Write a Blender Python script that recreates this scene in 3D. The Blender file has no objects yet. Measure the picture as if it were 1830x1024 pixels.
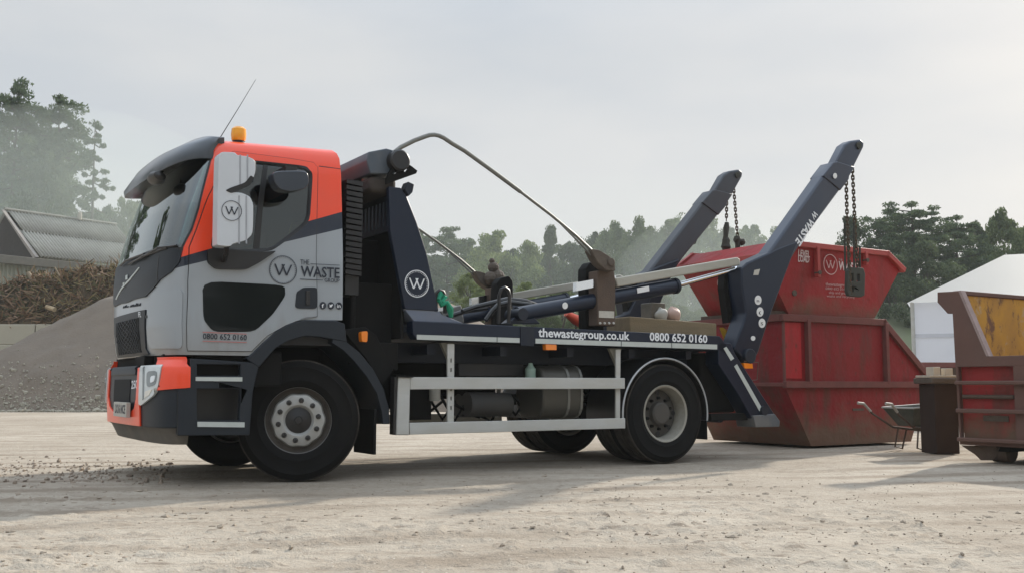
import bpy, bmesh, math, random
import numpy as np
from mathutils import Vector, Matrix
from mathutils.geometry import tessellate_polygon
random.seed(7); np.random.seed(7)
R = math.radians
scn = bpy.context.scene
COL = scn.collection

# ------------------------------------------------------------------ camera, world, sun
F, PITCH, H = 1802.85, 0.096834, 0.8169
TX, TY, YAW = -1.72155, 8.65955, 0.561360
cd = bpy.data.cameras.new('camera'); cam = bpy.data.objects.new('camera', cd); COL.objects.link(cam)
cam.location = (0, 0, H); cam.rotation_euler = (R(90) + PITCH, 0, 0)
cd.sensor_width = 36.0; cd.lens = F / 1830 * 36; cd.clip_start = 0.05; cd.clip_end = 6000
scn.camera = cam
scn.view_settings.view_transform = 'Standard'; scn.view_settings.look = 'None'
scn.view_settings.exposure = 0.16; scn.view_settings.gamma = 1.0
SUN_EL, SUN_AZ = R(27), math.atan2(1.24, 1.6)      # azimuth from +Y towards +X
w = bpy.data.worlds.new('World'); scn.world = w; w.use_nodes = True
nt = w.node_tree; nt.nodes.clear()
def N(t, tree=None, **kw):
    n = (tree or nt).nodes.new(t)
    for k, v in kw.items(): setattr(n, k, v)
    return n
out = N('ShaderNodeOutputWorld'); bg = N('ShaderNodeBackground'); sky = N('ShaderNodeTexSky')
sky.sky_type = 'NISHITA'; sky.sun_disc = False; sky.sun_elevation = SUN_EL; sky.sun_rotation = SUN_AZ
sky.dust_density = 3.0
tc = N('ShaderNodeTexCoord'); mp = N('ShaderNodeMapping'); mp.inputs['Scale'].default_value = (1.0, 1.0, 3.4)
mp.inputs['Rotation'].default_value = (0.1, 0.12, 0.3)
no = N('ShaderNodeTexNoise'); no.inputs['Scale'].default_value = 1.7; no.inputs['Detail'].default_value = 5; no.inputs['Roughness'].default_value = .5
cr = N('ShaderNodeValToRGB')
cr.color_ramp.elements[0].position = .38; cr.color_ramp.elements[0].color = (5.1, 5.5, 5.95, 1)
cr.color_ramp.elements[1].position = .64; cr.color_ramp.elements[1].color = (6.4, 6.5, 6.55, 1)
mx = N('ShaderNodeMix', data_type='RGBA'); mx.inputs['Factor'].default_value = .93
L = nt.links.new
L(tc.outputs['Generated'], mp.inputs['Vector']); L(mp.outputs['Vector'], no.inputs['Vector']); L(no.outputs['Fac'], cr.inputs['Fac'])
L(sky.outputs['Color'], mx.inputs[6]); L(cr.outputs['Color'], mx.inputs[7]); # an overcast sky is brighter and a little bluer towards the zenith
sx_ = N('ShaderNodeSeparateXYZ'); L(tc.outputs['Generated'], sx_.inputs[0]); zr = N('ShaderNodeMapRange'); zr.interpolation_type = 'SMOOTHSTEP'; zr.inputs['From Min'].default_value = .30; zr.inputs['From Max'].default_value = .85; L(sx_.outputs['Z'], zr.inputs['Value'])
zm = N('ShaderNodeMix', data_type='RGBA'); zm.inputs[6].default_value = (1, 1, 1, 1); zm.inputs[7].default_value = (2.15, 2.35, 2.6, 1); L(zr.outputs['Result'], zm.inputs['Factor'])
zx = N('ShaderNodeMix', data_type='RGBA', blend_type='MULTIPLY'); zx.inputs['Factor'].default_value = 1; L(mx.outputs[2], zx.inputs[6]); L(zm.outputs[2], zx.inputs[7])
L(zx.outputs[2], bg.inputs['Color'])
bg.inputs['Strength'].default_value = 0.1; L(bg.outputs['Background'], out.inputs['Surface'])
sl = bpy.data.lights.new('sun', 'SUN'); sl.energy = 4.5; sl.angle = R(1.6); sl.color = (1, .93, .82)
so = bpy.data.objects.new('sun', sl); COL.objects.link(so)
sd = Vector((math.sin(SUN_AZ) * math.cos(SUN_EL), math.cos(SUN_AZ) * math.cos(SUN_EL), math.sin(SUN_EL)))
so.rotation_euler = sd.to_track_quat('Z', 'Y').to_euler(); so.location = sd * 60

# ------------------------------------------------------------------ projection helpers (photo pixels -> real planes)
FW = np.array([0, math.cos(PITCH), math.sin(PITCH)]); UP = np.array([0, -math.sin(PITCH), math.cos(PITCH)])
t_ = np.array([math.cos(YAW), math.sin(YAW), 0.]); n_ = np.array([-math.sin(YAW), math.cos(YAW), 0.]); z_ = np.array([0, 0, 1.])
CAM = np.array([0, 0, H]); ORG = np.array([TX, TY, 0.])
def ray(px, py): return FW + np.array([1., 0, 0]) * (px - 915) / F + UP * (512 - py) / F
def T(px, py, c=0.05):                      # truck-local (x, z) on the truck plane y = c
    d = ray(px, py); C = CAM - ORG - n_ * c; s = -(C @ n_) / (d @ n_); Q = C + s * d
    return (float(Q @ t_), float(Q[2]))
def TX_(px, py, c):                         # truck-local (y, z) on the plane x = c
    d = ray(px, py); C = CAM - ORG - t_ * c; s = -(C @ t_) / (d @ t_); Q = C + s * d
    return (float(Q @ n_), float(Q[2]))
def G(px, py, h=0.): d = ray(px, py); s = (h - H) / d[2]; return CAM + s * d
def D(px, py, Y): d = ray(px, py); return CAM + d * (Y / d[1])
def PL(pts, c=0.05): return [T(x, y, c) for x, y in pts]
def projL(P):                               # truck-local array (...,3) -> px
    Wp = ORG + P[..., 0:1] * t_ + P[..., 1:2] * n_ + P[..., 2:3] * z_ - CAM
    d = Wp @ FW
    return 915 + F * Wp[..., 0] / d, 512 - F * (Wp @ UP) / d

# ------------------------------------------------------------------ materials
MATS = {}
def newmat(name):
    m = bpy.data.materials.new(name); m.use_nodes = True; MATS[name] = m
    b = m.node_tree.nodes['Principled BSDF']; return m, m.node_tree, b
def sv(v): return tuple(list(v) + [1.0])
def mat(name, col, rough=.5, metal=0., var=.12, scale=6., bump=0., bscale=60., dust=0., dcol=(.30, .25, .20), dscale=2.2, coat=0., stretch=(1, 1, 1), spec=None):
    m, t, b = newmat(name); Lk = t.links.new
    tc = N('ShaderNodeTexCoord', t); mp = N('ShaderNodeMapping', t); mp.inputs['Scale'].default_value = stretch
    Lk(tc.outputs['Object'], mp.inputs['Vector'])
    n1 = N('ShaderNodeTexNoise', t); n1.inputs['Scale'].default_value = scale; n1.inputs['Detail'].default_value = 6; Lk(mp.outputs['Vector'], n1.inputs['Vector'])
    mx = N('ShaderNodeMix', t, data_type='RGBA')
    mx.inputs[6].default_value = sv([c * (1 - var) for c in col]); mx.inputs[7].default_value = sv([min(1, c * (1 + var)) for c in col])
    Lk(n1.outputs['Fac'], mx.inputs['Factor']); last = mx.outputs[2]
    if dust > 0:
        n2 = N('ShaderNodeTexNoise', t); n2.inputs['Scale'].default_value = dscale; n2.inputs['Detail'].default_value = 8; n2.inputs['Roughness'].default_value = .65
        Lk(mp.outputs['Vector'], n2.inputs['Vector'])
        r = N('ShaderNodeMapRange', t); r.inputs['From Min'].default_value = .42; r.inputs['From Max'].default_value = .72
        r.inputs['To Min'].default_value = dust * .25; r.inputs['To Max'].default_value = dust; Lk(n2.outputs['Fac'], r.inputs['Value'])
        m2 = N('ShaderNodeMix', t, data_type='RGBA'); Lk(r.outputs['Result'], m2.inputs['Factor']); Lk(last, m2.inputs[6]); m2.inputs[7].default_value = sv(dcol)
        last = m2.outputs[2]
        rr = N('ShaderNodeMapRange', t); rr.inputs['To Min'].default_value = rough; rr.inputs['To Max'].default_value = min(1, rough + .35)
        Lk(r.outputs['Result'], rr.inputs['Value']); Lk(rr.outputs['Result'], b.inputs['Roughness'])
    else: b.inputs['Roughness'].default_value = rough
    Lk(last, b.inputs['Base Color']); b.inputs['Metallic'].default_value = metal
    if coat: b.inputs['Coat Weight'].default_value = coat; b.inputs['Coat Roughness'].default_value = .08
    if spec is not None: b.inputs['Specular IOR Level'].default_value = spec
    if bump:
        n3 = N('ShaderNodeTexNoise', t); n3.inputs['Scale'].default_value = bscale; n3.inputs['Detail'].default_value = 5; Lk(tc.outputs['Object'], n3.inputs['Vector'])
        bp = N('ShaderNodeBump', t); bp.inputs['Strength'].default_value = bump; bp.inputs['Distance'].default_value = .02
        Lk(n3.outputs['Fac'], bp.inputs['Height']); Lk(bp.outputs['Normal'], b.inputs['Normal'])
    return m
NAVY = (.0035, .0095, .025); ORNG = (.90, .066, .016); SILV = (.31, .335, .355); GREY = (.043, .047, .054)
M_navy = mat('navy_paint', NAVY, .38, coat=.08, spec=.35, dust=.018, dscale=1.6)
M_navyd = mat('navy_paint_dusty', (.006, .011, .022), .5, spec=.35, dust=.05, dscale=2.5)
M_orange = mat('orange_paint', ORNG, .35, coat=.4, var=.04)
M_grey = mat('grey_plastic', (.016, .0205, .027), .45, spec=.3, dust=.012, bump=.05, bscale=300)
M_black = mat('black_plastic', (.007, .007, .008), .4, dust=.05)
M_dark = mat('underbody_black', (.005, .0049, .0047), .8, spec=.2, dust=.10, dcol=(.06, .05, .04))
M_silver = mat('silver_paint', SILV, .33, coat=.3, var=.03, dust=.06)
M_rubber = mat('tyre_rubber', (.005, .0048, .0046), .85, spec=.18, dust=.08, dcol=(.07, .06, .05), dscale=3, bump=.1, bscale=120)
M_tread = mat('dusty_tread', (.02, .018, .016), .9, spec=.1, dust=.7, dcol=(.10, .085, .07), dscale=6, bump=.3, bscale=50)
M_steelw = mat('wheel_steel', (.42, .42, .40), .4, metal=.25, dust=.45, dcol=(.22, .19, .15), dscale=9)
M_rimold = mat('rear_rim_steel', (.36, .34, .29), .5, metal=.2, dust=.6, dcol=(.17, .15, .11), dscale=7)
M_alu = mat('aluminium_rail', (.47, .47, .45), .5, dust=.5, dcol=(.36, .33, .25), dscale=3.5, stretch=(.5, 1, 2))
M_tape = mat('reflective_tape', (.50, .53, .50), .4, var=.1, scale=20, dust=.25, dcol=(.3, .3, .25))
M_chrome = mat('chrome_rod', (.75, .76, .77), .12, metal=1., var=.02)
M_tube = mat('sheeting_tube', (.19, .19, .175), .4, metal=.4, dust=.45, dcol=(.15, .135, .10))
M_rust = mat('rusty_brown_steel', (.105, .068, .046), .8, dust=.5, dcol=(.05, .045, .042), dscale=5, var=.25, bump=.3)
M_lump = mat('weathered_brown_cast', (.085, .065, .05), .85, dust=.5, dcol=(.16, .13, .10), dscale=8, bump=.6, bscale=30)
M_beam = mat('pale_painted_beam', (.42, .40, .34), .55, dust=.6, dcol=(.20, .185, .15), dscale=4, stretch=(.3, 1, 1))
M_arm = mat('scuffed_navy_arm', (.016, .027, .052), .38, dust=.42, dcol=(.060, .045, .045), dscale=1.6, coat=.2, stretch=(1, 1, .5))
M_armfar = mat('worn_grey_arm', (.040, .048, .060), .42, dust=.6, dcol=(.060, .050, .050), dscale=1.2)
M_white = mat('white_sticker', (.72, .72, .70), .45, var=.03)
M_dull = mat('old_white_sticker', (.50, .48, .42), .6, dust=.4, dscale=20)
M_amber = mat('amber_lens', (.85, .22, .01), .2, var=.05, coat=.5)
M_chain = mat('rusty_chain', (.085, .065, .045), .65, metal=.4, var=.4, scale=20, dust=.5, dcol=(.13, .09, .045))
M_hook = mat('worn_chain_hook', (.045, .05, .042), .7, metal=.3, var=.3, scale=15, dust=.5, dcol=(.09, .08, .06))
M_ink = mat('navy_lettering', (.012, .016, .028), .5, var=.05)
M_letter = mat('white_lettering', (.75, .76, .77), .5, var=.03)
M_pink = mat('faded_lettering', (.50, .27, .26), .7, var=.25, scale=40)
M_wood = mat('scuffed_timber', (.24, .18, .105), .85, var=.3, scale=5, stretch=(.4, 3, 3), dust=.4, dcol=(.12, .095, .06), bump=.3)
M_redl = mat('red_line', (.55, .12, .10), .5)
def glassmat(name, tint, gl=.16, rough=.01):
    m, t, b = newmat(name); t.nodes.remove(b); o = t.nodes['Material Output']
    tr = N('ShaderNodeBsdfTransparent', t); tr.inputs['Color'].default_value = sv(tint)
    g = N('ShaderNodeBsdfGlossy', t); g.inputs['Roughness'].default_value = rough; g.inputs['Color'].default_value = (.9, .95, .95, 1)
    fr = N('ShaderNodeFresnel', t); fr.inputs['IOR'].default_value = 1.52
    ad = N('ShaderNodeMath', t, operation='MULTIPLY_ADD'); ad.inputs[1].default_value = 1.2; ad.inputs[2].default_value = gl; ad.use_clamp = True
    mx = N('ShaderNodeMixShader', t); t.links.new(fr.outputs[0], ad.inputs[0]); t.links.new(ad.outputs[0], mx.inputs[0])
    t.links.new(tr.outputs[0], mx.inputs[1]); t.links.new(g.outputs[0], mx.inputs[2]); t.links.new(mx.outputs[0], o.inputs['Surface'])
    return m
M_wscreen = glassmat('windscreen_glass', (.27, .39, .35), .11)
M_sglass = glassmat('side_glass', (.30, .34, .34), .035)
M_lens = glassmat('headlamp_lens', (.95, .96, .95), .01)

# the cab livery: orange above, a navy band, silver below - straight lines in the cab's own side view
def line(p0, p1, c=.1):
    a, b = T(*p0, c), T(*p1, c); k = (b[1] - a[1]) / (b[0] - a[0]); return k, a[1] - k * a[0]
def livery():
    m, t, b = newmat('cab_livery'); Lk = t.links.new
    tc = N('ShaderNodeTexCoord', t); sp = N('ShaderNodeSeparateXYZ', t); Lk(tc.outputs['Object'], sp.inputs[0])
    def above(k, q):
        a = N('ShaderNodeMath', t, operation='MULTIPLY_ADD'); a.inputs[1].default_value = -k; a.inputs[2].default_value = -q; Lk(sp.outputs['X'], a.inputs[0])
        s = N('ShaderNodeMath', t, operation='ADD'); Lk(a.outputs[0], s.inputs[0]); Lk(sp.outputs['Z'], s.inputs[1])
        g = N('ShaderNodeMath', t, operation='GREATER_THAN'); g.inputs[1].default_value = 0; Lk(s.outputs[0], g.inputs[0]); return g.outputs[0]
    m1 = N('ShaderNodeMix', t, data_type='RGBA'); m1.inputs[6].default_value = sv(SILV); m1.inputs[7].default_value = sv(NAVY)
    Lk(above(*line((320, 478), (615, 408))), m1.inputs['Factor'])
    m2 = N('ShaderNodeMix', t, data_type='RGBA'); Lk(m1.outputs[2], m2.inputs[6]); m2.inputs[7].default_value = sv(ORNG)
    Lk(above(*line((320, 461), (615, 378))), m2.inputs['Factor'])
    n2 = N('ShaderNodeTexNoise', t); n2.inputs['Scale'].default_value = 2.3; n2.inputs['Detail'].default_value = 8; Lk(tc.outputs['Object'], n2.inputs['Vector'])
    r = N('ShaderNodeMapRange', t); r.inputs['From Min'].default_value = .4; r.inputs['From Max'].default_value = .75; r.inputs['To Max'].default_value = .14; Lk(n2.outputs['Fac'], r.inputs['Value'])
    m3 = N('ShaderNodeMix', t, data_type='RGBA'); Lk(r.outputs['Result'], m3.inputs['Factor']); Lk(m2.outputs[2], m3.inputs[6]); m3.inputs[7].default_value = (.22, .19, .16, 1)
    # road film thrown up over the lower edge of the cab, in ragged streaks
    ms_ = N('ShaderNodeMapping', t); ms_.inputs['Scale'].default_value = (5, 5, 1.2); Lk(tc.outputs['Object'], ms_.inputs['Vector']); n5 = N('ShaderNodeTexNoise', t); n5.inputs['Scale'].default_value = 2.4; n5.inputs['Detail'].default_value = 8; Lk(ms_.outputs['Vector'], n5.inputs['Vector'])
    zz = N('ShaderNodeMath', t, operation='MULTIPLY_ADD'); zz.inputs[1].default_value = -1.0; zz.inputs[2].default_value = 1.12; Lk(sp.outputs['Z'], zz.inputs[0]); za_ = N('ShaderNodeMath', t, operation='MULTIPLY_ADD'); za_.inputs[1].default_value = .9; Lk(n5.outputs['Fac'], za_.inputs[0]); Lk(zz.outputs[0], za_.inputs[2])
    r5 = N('ShaderNodeMapRange', t); r5.inputs['From Min'].default_value = .18; r5.inputs['From Max'].default_value = .62; r5.inputs['To Max'].default_value = .5; Lk(za_.outputs[0], r5.inputs['Value'])
    m5 = N('ShaderNodeMix', t, data_type='RGBA'); Lk(r5.outputs['Result'], m5.inputs['Factor']); Lk(m3.outputs[2], m5.inputs[6]); m5.inputs[7].default_value = (.20, .175, .145, 1)
    Lk(m5.outputs[2], b.inputs['Base Color']); b.inputs['Roughness'].default_value = .28
    b.inputs['Coat Weight'].default_value = .3; b.inputs['Coat Roughness'].default_value = .05
    return m
M_liv = livery()

# ------------------------------------------------------------------ mesh helpers
class MB:
    def __init__(s): s.v = []; s.f = []
    def add(s, vs, fs):
        o = len(s.v); s.v += [tuple(map(float, p)) for p in vs]; s.f += [tuple(i + o for i in f) for f in fs]; return s
    def box(s, a, b):
        (x0, y0, z0), (x1, y1, z1) = a, b
        return s.add([(x0, y0, z0), (x1, y0, z0), (x1, y1, z0), (x0, y1, z0), (x0, y0, z1), (x1, y0, z1), (x1, y1, z1), (x0, y1, z1)],
                     [(0, 3, 2, 1), (4, 5, 6, 7), (0, 1, 5, 4), (1, 2, 6, 5), (2, 3, 7, 6), (3, 0, 4, 7)])
    def prism(s, poly, a, b, ax='y', holes=()):
        def P(p, c): return {'y': (p[0], c, p[1]), 'x': (c, p[0], p[1]), 'z': (p[0], p[1], c)}[ax]
        loops = [list(poly)] + [list(h) for h in holes]
        flat = [p for l in loops for p in l]; n = len(flat)
        vs = [P(p, a) for p in flat] + [P(p, b) for p in flat]; fs = []
        if holes:
            for tri in tessellate_polygon([[Vector((p[0], p[1], 0)) for p in l] for l in loops]):
                fs += [tuple(tri), tuple(i + n for i in reversed(tri))]
        else: fs += [tuple(range(n)), tuple(range(2 * n - 1, n - 1, -1))]
        o = 0
        for l in loops:
            k = len(l)
            for i in range(k): j = (i + 1) % k; fs.append((o + i, o + j, o + j + n, o + i + n))
            o += k
        return s.add(vs, fs)
    def tube(s, path, r, seg=10, caps=True):
        pts = [Vector(p) for p in path]; rs = r if isinstance(r, (list, tuple)) else [r] * len(pts); vs = []; fs = []; prev = None
        for i, p in enumerate(pts):
            d = (pts[min(i + 1, len(pts) - 1)] - pts[max(i - 1, 0)]).normalized()
            if prev is None: u = d.orthogonal().normalized()
            else: u = (prev - d * prev.dot(d)).normalized()
            prev = u; v = d.cross(u)
            for k in range(seg):
                a = 2 * math.pi * k / seg; vs.append(p + (u * math.cos(a) + v * math.sin(a)) * rs[i])
        for i in range(len(pts) - 1):
            for k in range(seg):
                k2 = (k + 1) % seg; fs.append((i * seg + k, i * seg + k2, (i + 1) * seg + k2, (i + 1) * seg + k))
        if caps: fs += [tuple(range(seg - 1, -1, -1)), tuple((len(pts) - 1) * seg + k for k in range(seg))]
        return s.add(vs, fs)
    def lathe(s, prof, c=(0, 0, 0), ax='y', seg=48):
        vs = []; fs = []
        for r, h in prof:
            for k in range(seg):
                a = 2 * math.pi * k / seg; p, q = r * math.cos(a), r * math.sin(a)
                vs.append({'y': (c[0] + p, c[1] + h, c[2] + q), 'x': (c[0] + h, c[1] + p, c[2] + q), 'z': (c[0] + p, c[1] + q, c[2] + h)}[ax])
        for i in range(len(prof) - 1):
            for k in range(seg):
                k2 = (k + 1) % seg; fs.append((i * seg + k, i * seg + k2, (i + 1) * seg + k2, (i + 1) * seg + k))
        return s.add(vs, fs)
    def build(s, name, m, parent=None, smooth=False, bevel=0., seg=2, loc=None, rot=None, label=None, angle=35):
        me = bpy.data.meshes.new(name); me.from_pydata(s.v, [], s.f); me.materials.append(m)
        bm = bmesh.new(); bm.from_mesh(me); bmesh.ops.recalc_face_normals(bm, faces=bm.faces); bm.to_mesh(me); bm.free()
        o = bpy.data.objects.new(name, me); COL.objects.link(o); fin(o, parent, smooth, bevel, seg, loc, rot, label, angle); return o
def fin(o, parent=None, smooth=False, bevel=0., seg=2, loc=None, rot=None, label=None, angle=35):
    if parent: o.parent = parent
    if loc is not None: o.location = loc
    if rot is not None: o.rotation_euler = rot
    if label: o['label'] = label
    if bevel:
        bmod = o.modifiers.new('bevel', 'BEVEL'); bmod.width = bevel; bmod.segments = seg; bmod.limit_method = 'ANGLE'; bmod.angle_limit = R(30)
        smooth = True
    if smooth: o.data.shade_smooth() if not hasattr(o.data, 'set_sharp_from_angle') else (o.data.shade_smooth(), o.data.set_sharp_from_angle(angle=R(angle)))
def tag(o, label, cat, group=None, kind=None):
    if label: o['label'] = label
    if cat: o['category'] = cat
    if group: o['group'] = group
    if kind: o['kind'] = kind
    return o
def empty(name, loc=(0, 0, 0), rz=0., label=None, cat=None, group=None):
    o = bpy.data.objects.new(name, None); COL.objects.link(o); o.location = loc; o.rotation_euler = (0, 0, rz); o.empty_display_size = .3
    return tag(o, label, cat, group)
def evalmesh(o):
    dg = bpy.context.evaluated_depsgraph_get(); dg.update(); return bpy.data.meshes.new_from_object(o.evaluated_get(dg), depsgraph=dg)
def cut(o, cutters, keep=False):
    par = o.parent; o.parent = None
    for c in cutters:
        md = o.modifiers.new('b', 'BOOLEAN'); md.operation = 'DIFFERENCE'; md.object = c; md.solver = 'EXACT'
    me = evalmesh(o); o.modifiers.clear(); old = o.data; o.data = me; bpy.data.meshes.remove(old); o.parent = par
    if not keep:
        for c in cutters:
            d = c.data; bpy.data.objects.remove(c); bpy.data.meshes.remove(d)
def text(name, body, p0, p1, h, m, parent, plane, off=.003, weight=.0, squash=None):
    """letters on a plane; plane(px,py)->3D point, normal; p0,p1 = photo pixels of baseline ends, h = cap height in metres"""
    cu = bpy.data.curves.new(name, 'FONT'); cu.body = body; cu.size = 1; cu.offset = weight; cu.extrude = .004; cu.resolution_u = 2
    to = bpy.data.objects.new('tmp', cu); COL.objects.link(to); me = evalmesh(to); bpy.data.objects.remove(to); bpy.data.curves.remove(cu)
    co = np.array([v.co[:] for v in me.vertices]); x0, x1 = co[:, 0].min(), co[:, 0].max()
    A, nrm = plane(*p0); B, _ = plane(*p1); A = Vector(A); B = Vector(B); nrm = Vector(nrm).normalized()
    xd = (B - A); wid = xd.length; xd.normalize(); yd = nrm.cross(xd)
    sx = wid / (x1 - x0); sy = h / .72; 
    for v in me.vertices:
        x, y, z = v.co; v.co = A + xd * (x - x0) * sx + yd * y * sy + nrm * (off + z * .2)
    me.materials.clear(); me.materials.append(m); me.name = name
    o = bpy.data.objects.new(name, me); COL.objects.link(o); o.parent = parent; return o
def YP(c): return lambda px, py: ((T(px, py, c)[0], c, T(px, py, c)[1]), (0, -1, 0))
def ellipse(cx, cz, rx, rz, n=40): return [(cx + rx * math.cos(2 * math.pi * k / n), cz + rz * math.sin(2 * math.pi * k / n)) for k in range(n)]
def emblem(name, c, r, y, m, parent, ring=.012, ticks=True):
    """ring with a crossed W inside, drawn flat on plane y"""
    b = MB(); b.prism(ellipse(c[0], c[1], r, r), y, y - .003, holes=[ellipse(c[0], c[1], r - ring, r - ring)])
    if ticks:
        for k in range(40):
            a = 2 * math.pi * k / 40; q = [(r - ring * 2.6) , (r - ring * 1.9)]; da = .03
            b.prism([(c[0] + q[0] * math.cos(a - da), c[1] + q[0] * math.sin(a - da)), (c[0] + q[1] * math.cos(a - da), c[1] + q[1] * math.sin(a - da)),
                     (c[0] + q[1] * math.cos(a + da), c[1] + q[1] * math.sin(a + da)), (c[0] + q[0] * math.cos(a + da), c[1] + q[0] * math.sin(a + da))], y, y - .003)
    wpoly(b, c[0], c[1], r * .62, y)
    return b.build(name, m, parent)
def wpoly(b, cx, cz, s, y, t=.17):
    S = [((-.95, .62), (-.42, -.62)), ((-.42, -.62), (.12, .62)), ((-.12, .62), (.42, -.62)), ((.42, -.62), (.95, .62))]
    for i, ((x0, z0), (x1, z1)) in enumerate(S):
        w_ = t * .5; yy = y - .0005 * i
        b.prism([(cx + (x0 - w_) * s, cz + z0 * s), (cx + (x0 + w_) * s, cz + z0 * s), (cx + (x1 + w_) * s, cz + z1 * s), (cx + (x1 - w_) * s, cz + z1 * s)], yy, yy - .003)

# ------------------------------------------------------------------ ground
def vnoise(x, y, sc, seed):
    x = np.asarray(x) / sc; y = np.asarray(y) / sc; xi = np.floor(x).astype(int); yi = np.floor(y).astype(int); fx = x - xi; fy = y - yi
    fx = fx * fx * (3 - 2 * fx); fy = fy * fy * (3 - 2 * fy)
    def h(a, b):
        q = np.sin(a * 127.1 + b * 311.7 + seed * 74.7) * 43758.5453; return q - np.floor(q)
    return (h(xi, yi) * (1 - fx) + h(xi + 1, yi) * fx) * (1 - fy) + (h(xi, yi + 1) * (1 - fx) + h(xi + 1, yi + 1) * fx) * fy - .5
def gz(x, y):
    d = np.hypot(x, y)
    near = np.clip((7.8 - y) / 2.5, .25, 1)
    z = .022 * vnoise(x, y, 2.1, 1) + .012 * vnoise(x, y, .7, 2) + near * (.012 * vnoise(x, y, .22, 3) + .010 * np.maximum(0, vnoise(x * .8, y, .11, 4) - .1))
    z = z + .010 * np.sin((x * .35 + y * 1.0) * 2.3 + 2 * vnoise(x, y, 3, 9))  * near
    m = np.clip((vnoise(x, y, 1.7, 61) + .12) * 4, 0, 1) * np.clip((9.5 - y) / 3, .12, 1)
    z = z + m * .017 * np.clip((vnoise(x, y * 1.9, .14, 62) - .25) / .07, 0, 1) + m * .012 * np.clip((vnoise(x, y * 1.6, .08, 63) - .28) / .07, 0, 1)
    rut = np.sin((y - .22 * x) * 4.2 + 1.2 * vnoise(x, y, 2.5, 64)); z = z + .012 * rut * np.clip(vnoise(x, y, 4, 65) * 4, 0, 1) * near
    return z * np.clip((40 - d) / 15, 0, 1) - .014
def ground():
    def axis(lo, hi, fine, far):
        a = list(np.arange(lo, hi, fine)); s = fine; v = hi
        while v < far: a.append(v); s *= 1.18; v += s
        s = fine; v = lo - fine
        while v > -far: a.insert(0, v); s *= 1.18; v -= s
        return np.array(a)
    xs = axis(-6.0, 6.4, .032, 2500); ys = axis(2.6, 12.0, .030, 2500)
    X, Y = np.meshgrid(xs, ys); Z = gz(X, Y); nx, ny = len(xs), len(ys)
    me = bpy.data.meshes.new('ground'); me.vertices.add(nx * ny)
    me.vertices.foreach_set('co', np.stack([X, Y, Z], -1).astype('f').ravel())
    i = np.arange((nx - 1) * (ny - 1)); a = (i // (nx - 1)) * nx + i % (nx - 1); q = np.stack([a, a + 1, a + nx + 1, a + nx], -1).ravel()
    me.loops.add(len(q)); me.loops.foreach_set('vertex_index', q.astype('i')); me.polygons.add(len(i))
    me.polygons.foreach_set('loop_start', (np.arange(len(i)) * 4).astype('i')); me.update(calc_edges=True); me.shade_smooth()
    m, t, b = newmat('dry_dirt'); Lk = t.links.new; tc = N('ShaderNodeTexCoord', t)
    def noise(sc, det=6, stretch=None, rough=.6):
        n = N('ShaderNodeTexNoise', t); n.inputs['Scale'].default_value = sc; n.inputs['Detail'].default_value = det; n.inputs['Roughness'].default_value = rough
        if stretch:
            mp = N('ShaderNodeMapping', t); mp.inputs['Scale'].default_value = stretch; mp.inputs['Rotation'].default_value = (0, 0, .25); Lk(tc.outputs['Object'], mp.inputs['Vector']); Lk(mp.outputs['Vector'], n.inputs['Vector'])
        else: Lk(tc.outputs['Object'], n.inputs['Vector'])
        return n.outputs['Fac']
    def rng(v, a, b_, c=0., d=1.):
        r = N('ShaderNodeMapRange', t); r.inputs['From Min'].default_value = a; r.inputs['From Max'].default_value = b_; r.inputs['To Min'].default_value = c; r.inputs['To Max'].default_value = d; Lk(v, r.inputs['Value']); return r.outputs['Result']
    def mix(f, A, B):
        x = N('ShaderNodeMix', t, data_type='RGBA'); Lk(f, x.inputs['Factor'])
        for s, i in ((A, 6), (B, 7)):
            if isinstance(s, tuple): x.inputs[i].default_value = sv(s)
            else: Lk(s, x.inputs[i])
        return x.outputs[2]
    c = mix(rng(noise(.45, 7, (1, .45, 1)), .35, .68), (.335, .283, .222), (.475, .415, .338))
    c = mix(rng(noise(2.2, 8, (.6, 1.6, 1)), .48, .75, 0, .65), c, (.265, .213, .160))
    mpl = N('ShaderNodeMapping', t); mpl.inputs['Rotation'].default_value = (0, 0, -.18); Lk(tc.outputs['Object'], mpl.inputs['Vector']); wv = N('ShaderNodeTexWave', t); wv.bands_direction = 'Y'; wv.inputs['Scale'].default_value = .42; wv.inputs['Distortion'].default_value = 2.5; wv.inputs['Detail'].default_value = 4; wv.inputs['Detail Scale'].default_value = .8; Lk(mpl.outputs['Vector'], wv.inputs['Vector'])
    lane = N('ShaderNodeMath', t, operation='MULTIPLY'); Lk(rng(wv.outputs['Fac'], .55, .95), lane.inputs[0]); Lk(rng(noise(.35, 4), .42, .6), lane.inputs[1])
    c = mix(rng(lane.outputs[0], 0, 1, 0, .85), c, (.245, .195, .145))
    c = mix(rng(noise(14, 6), .52, .75, 0, .6), c, (.215, .17, .125))
    c = mix(rng(noise(70, 3), .60, .72, 0, .6), c, (.14, .108, .08))
    c = mix(rng(noise(7, 5, (.8, 2.6, 1), .5), .60, .66, 0, .55), c, (.17, .13, .095))  # dark dashes painted in for the shaded edges of clods
    vo = N('ShaderNodeTexVoronoi', t); vo.inputs['Scale'].default_value = 22; Lk(tc.outputs['Object'], vo.inputs['Vector'])
    c = mix(rng(vo.outputs['Distance'], .10, .16, .55, 0), c, (.55, .49, .41))
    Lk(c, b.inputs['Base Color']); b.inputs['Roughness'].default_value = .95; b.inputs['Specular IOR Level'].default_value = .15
    ad = N('ShaderNodeMath', t, operation='MULTIPLY_ADD'); ad.inputs[1].default_value = .35; Lk(noise(90, 6), ad.inputs[0]); Lk(noise(18, 8), ad.inputs[2])
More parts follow.
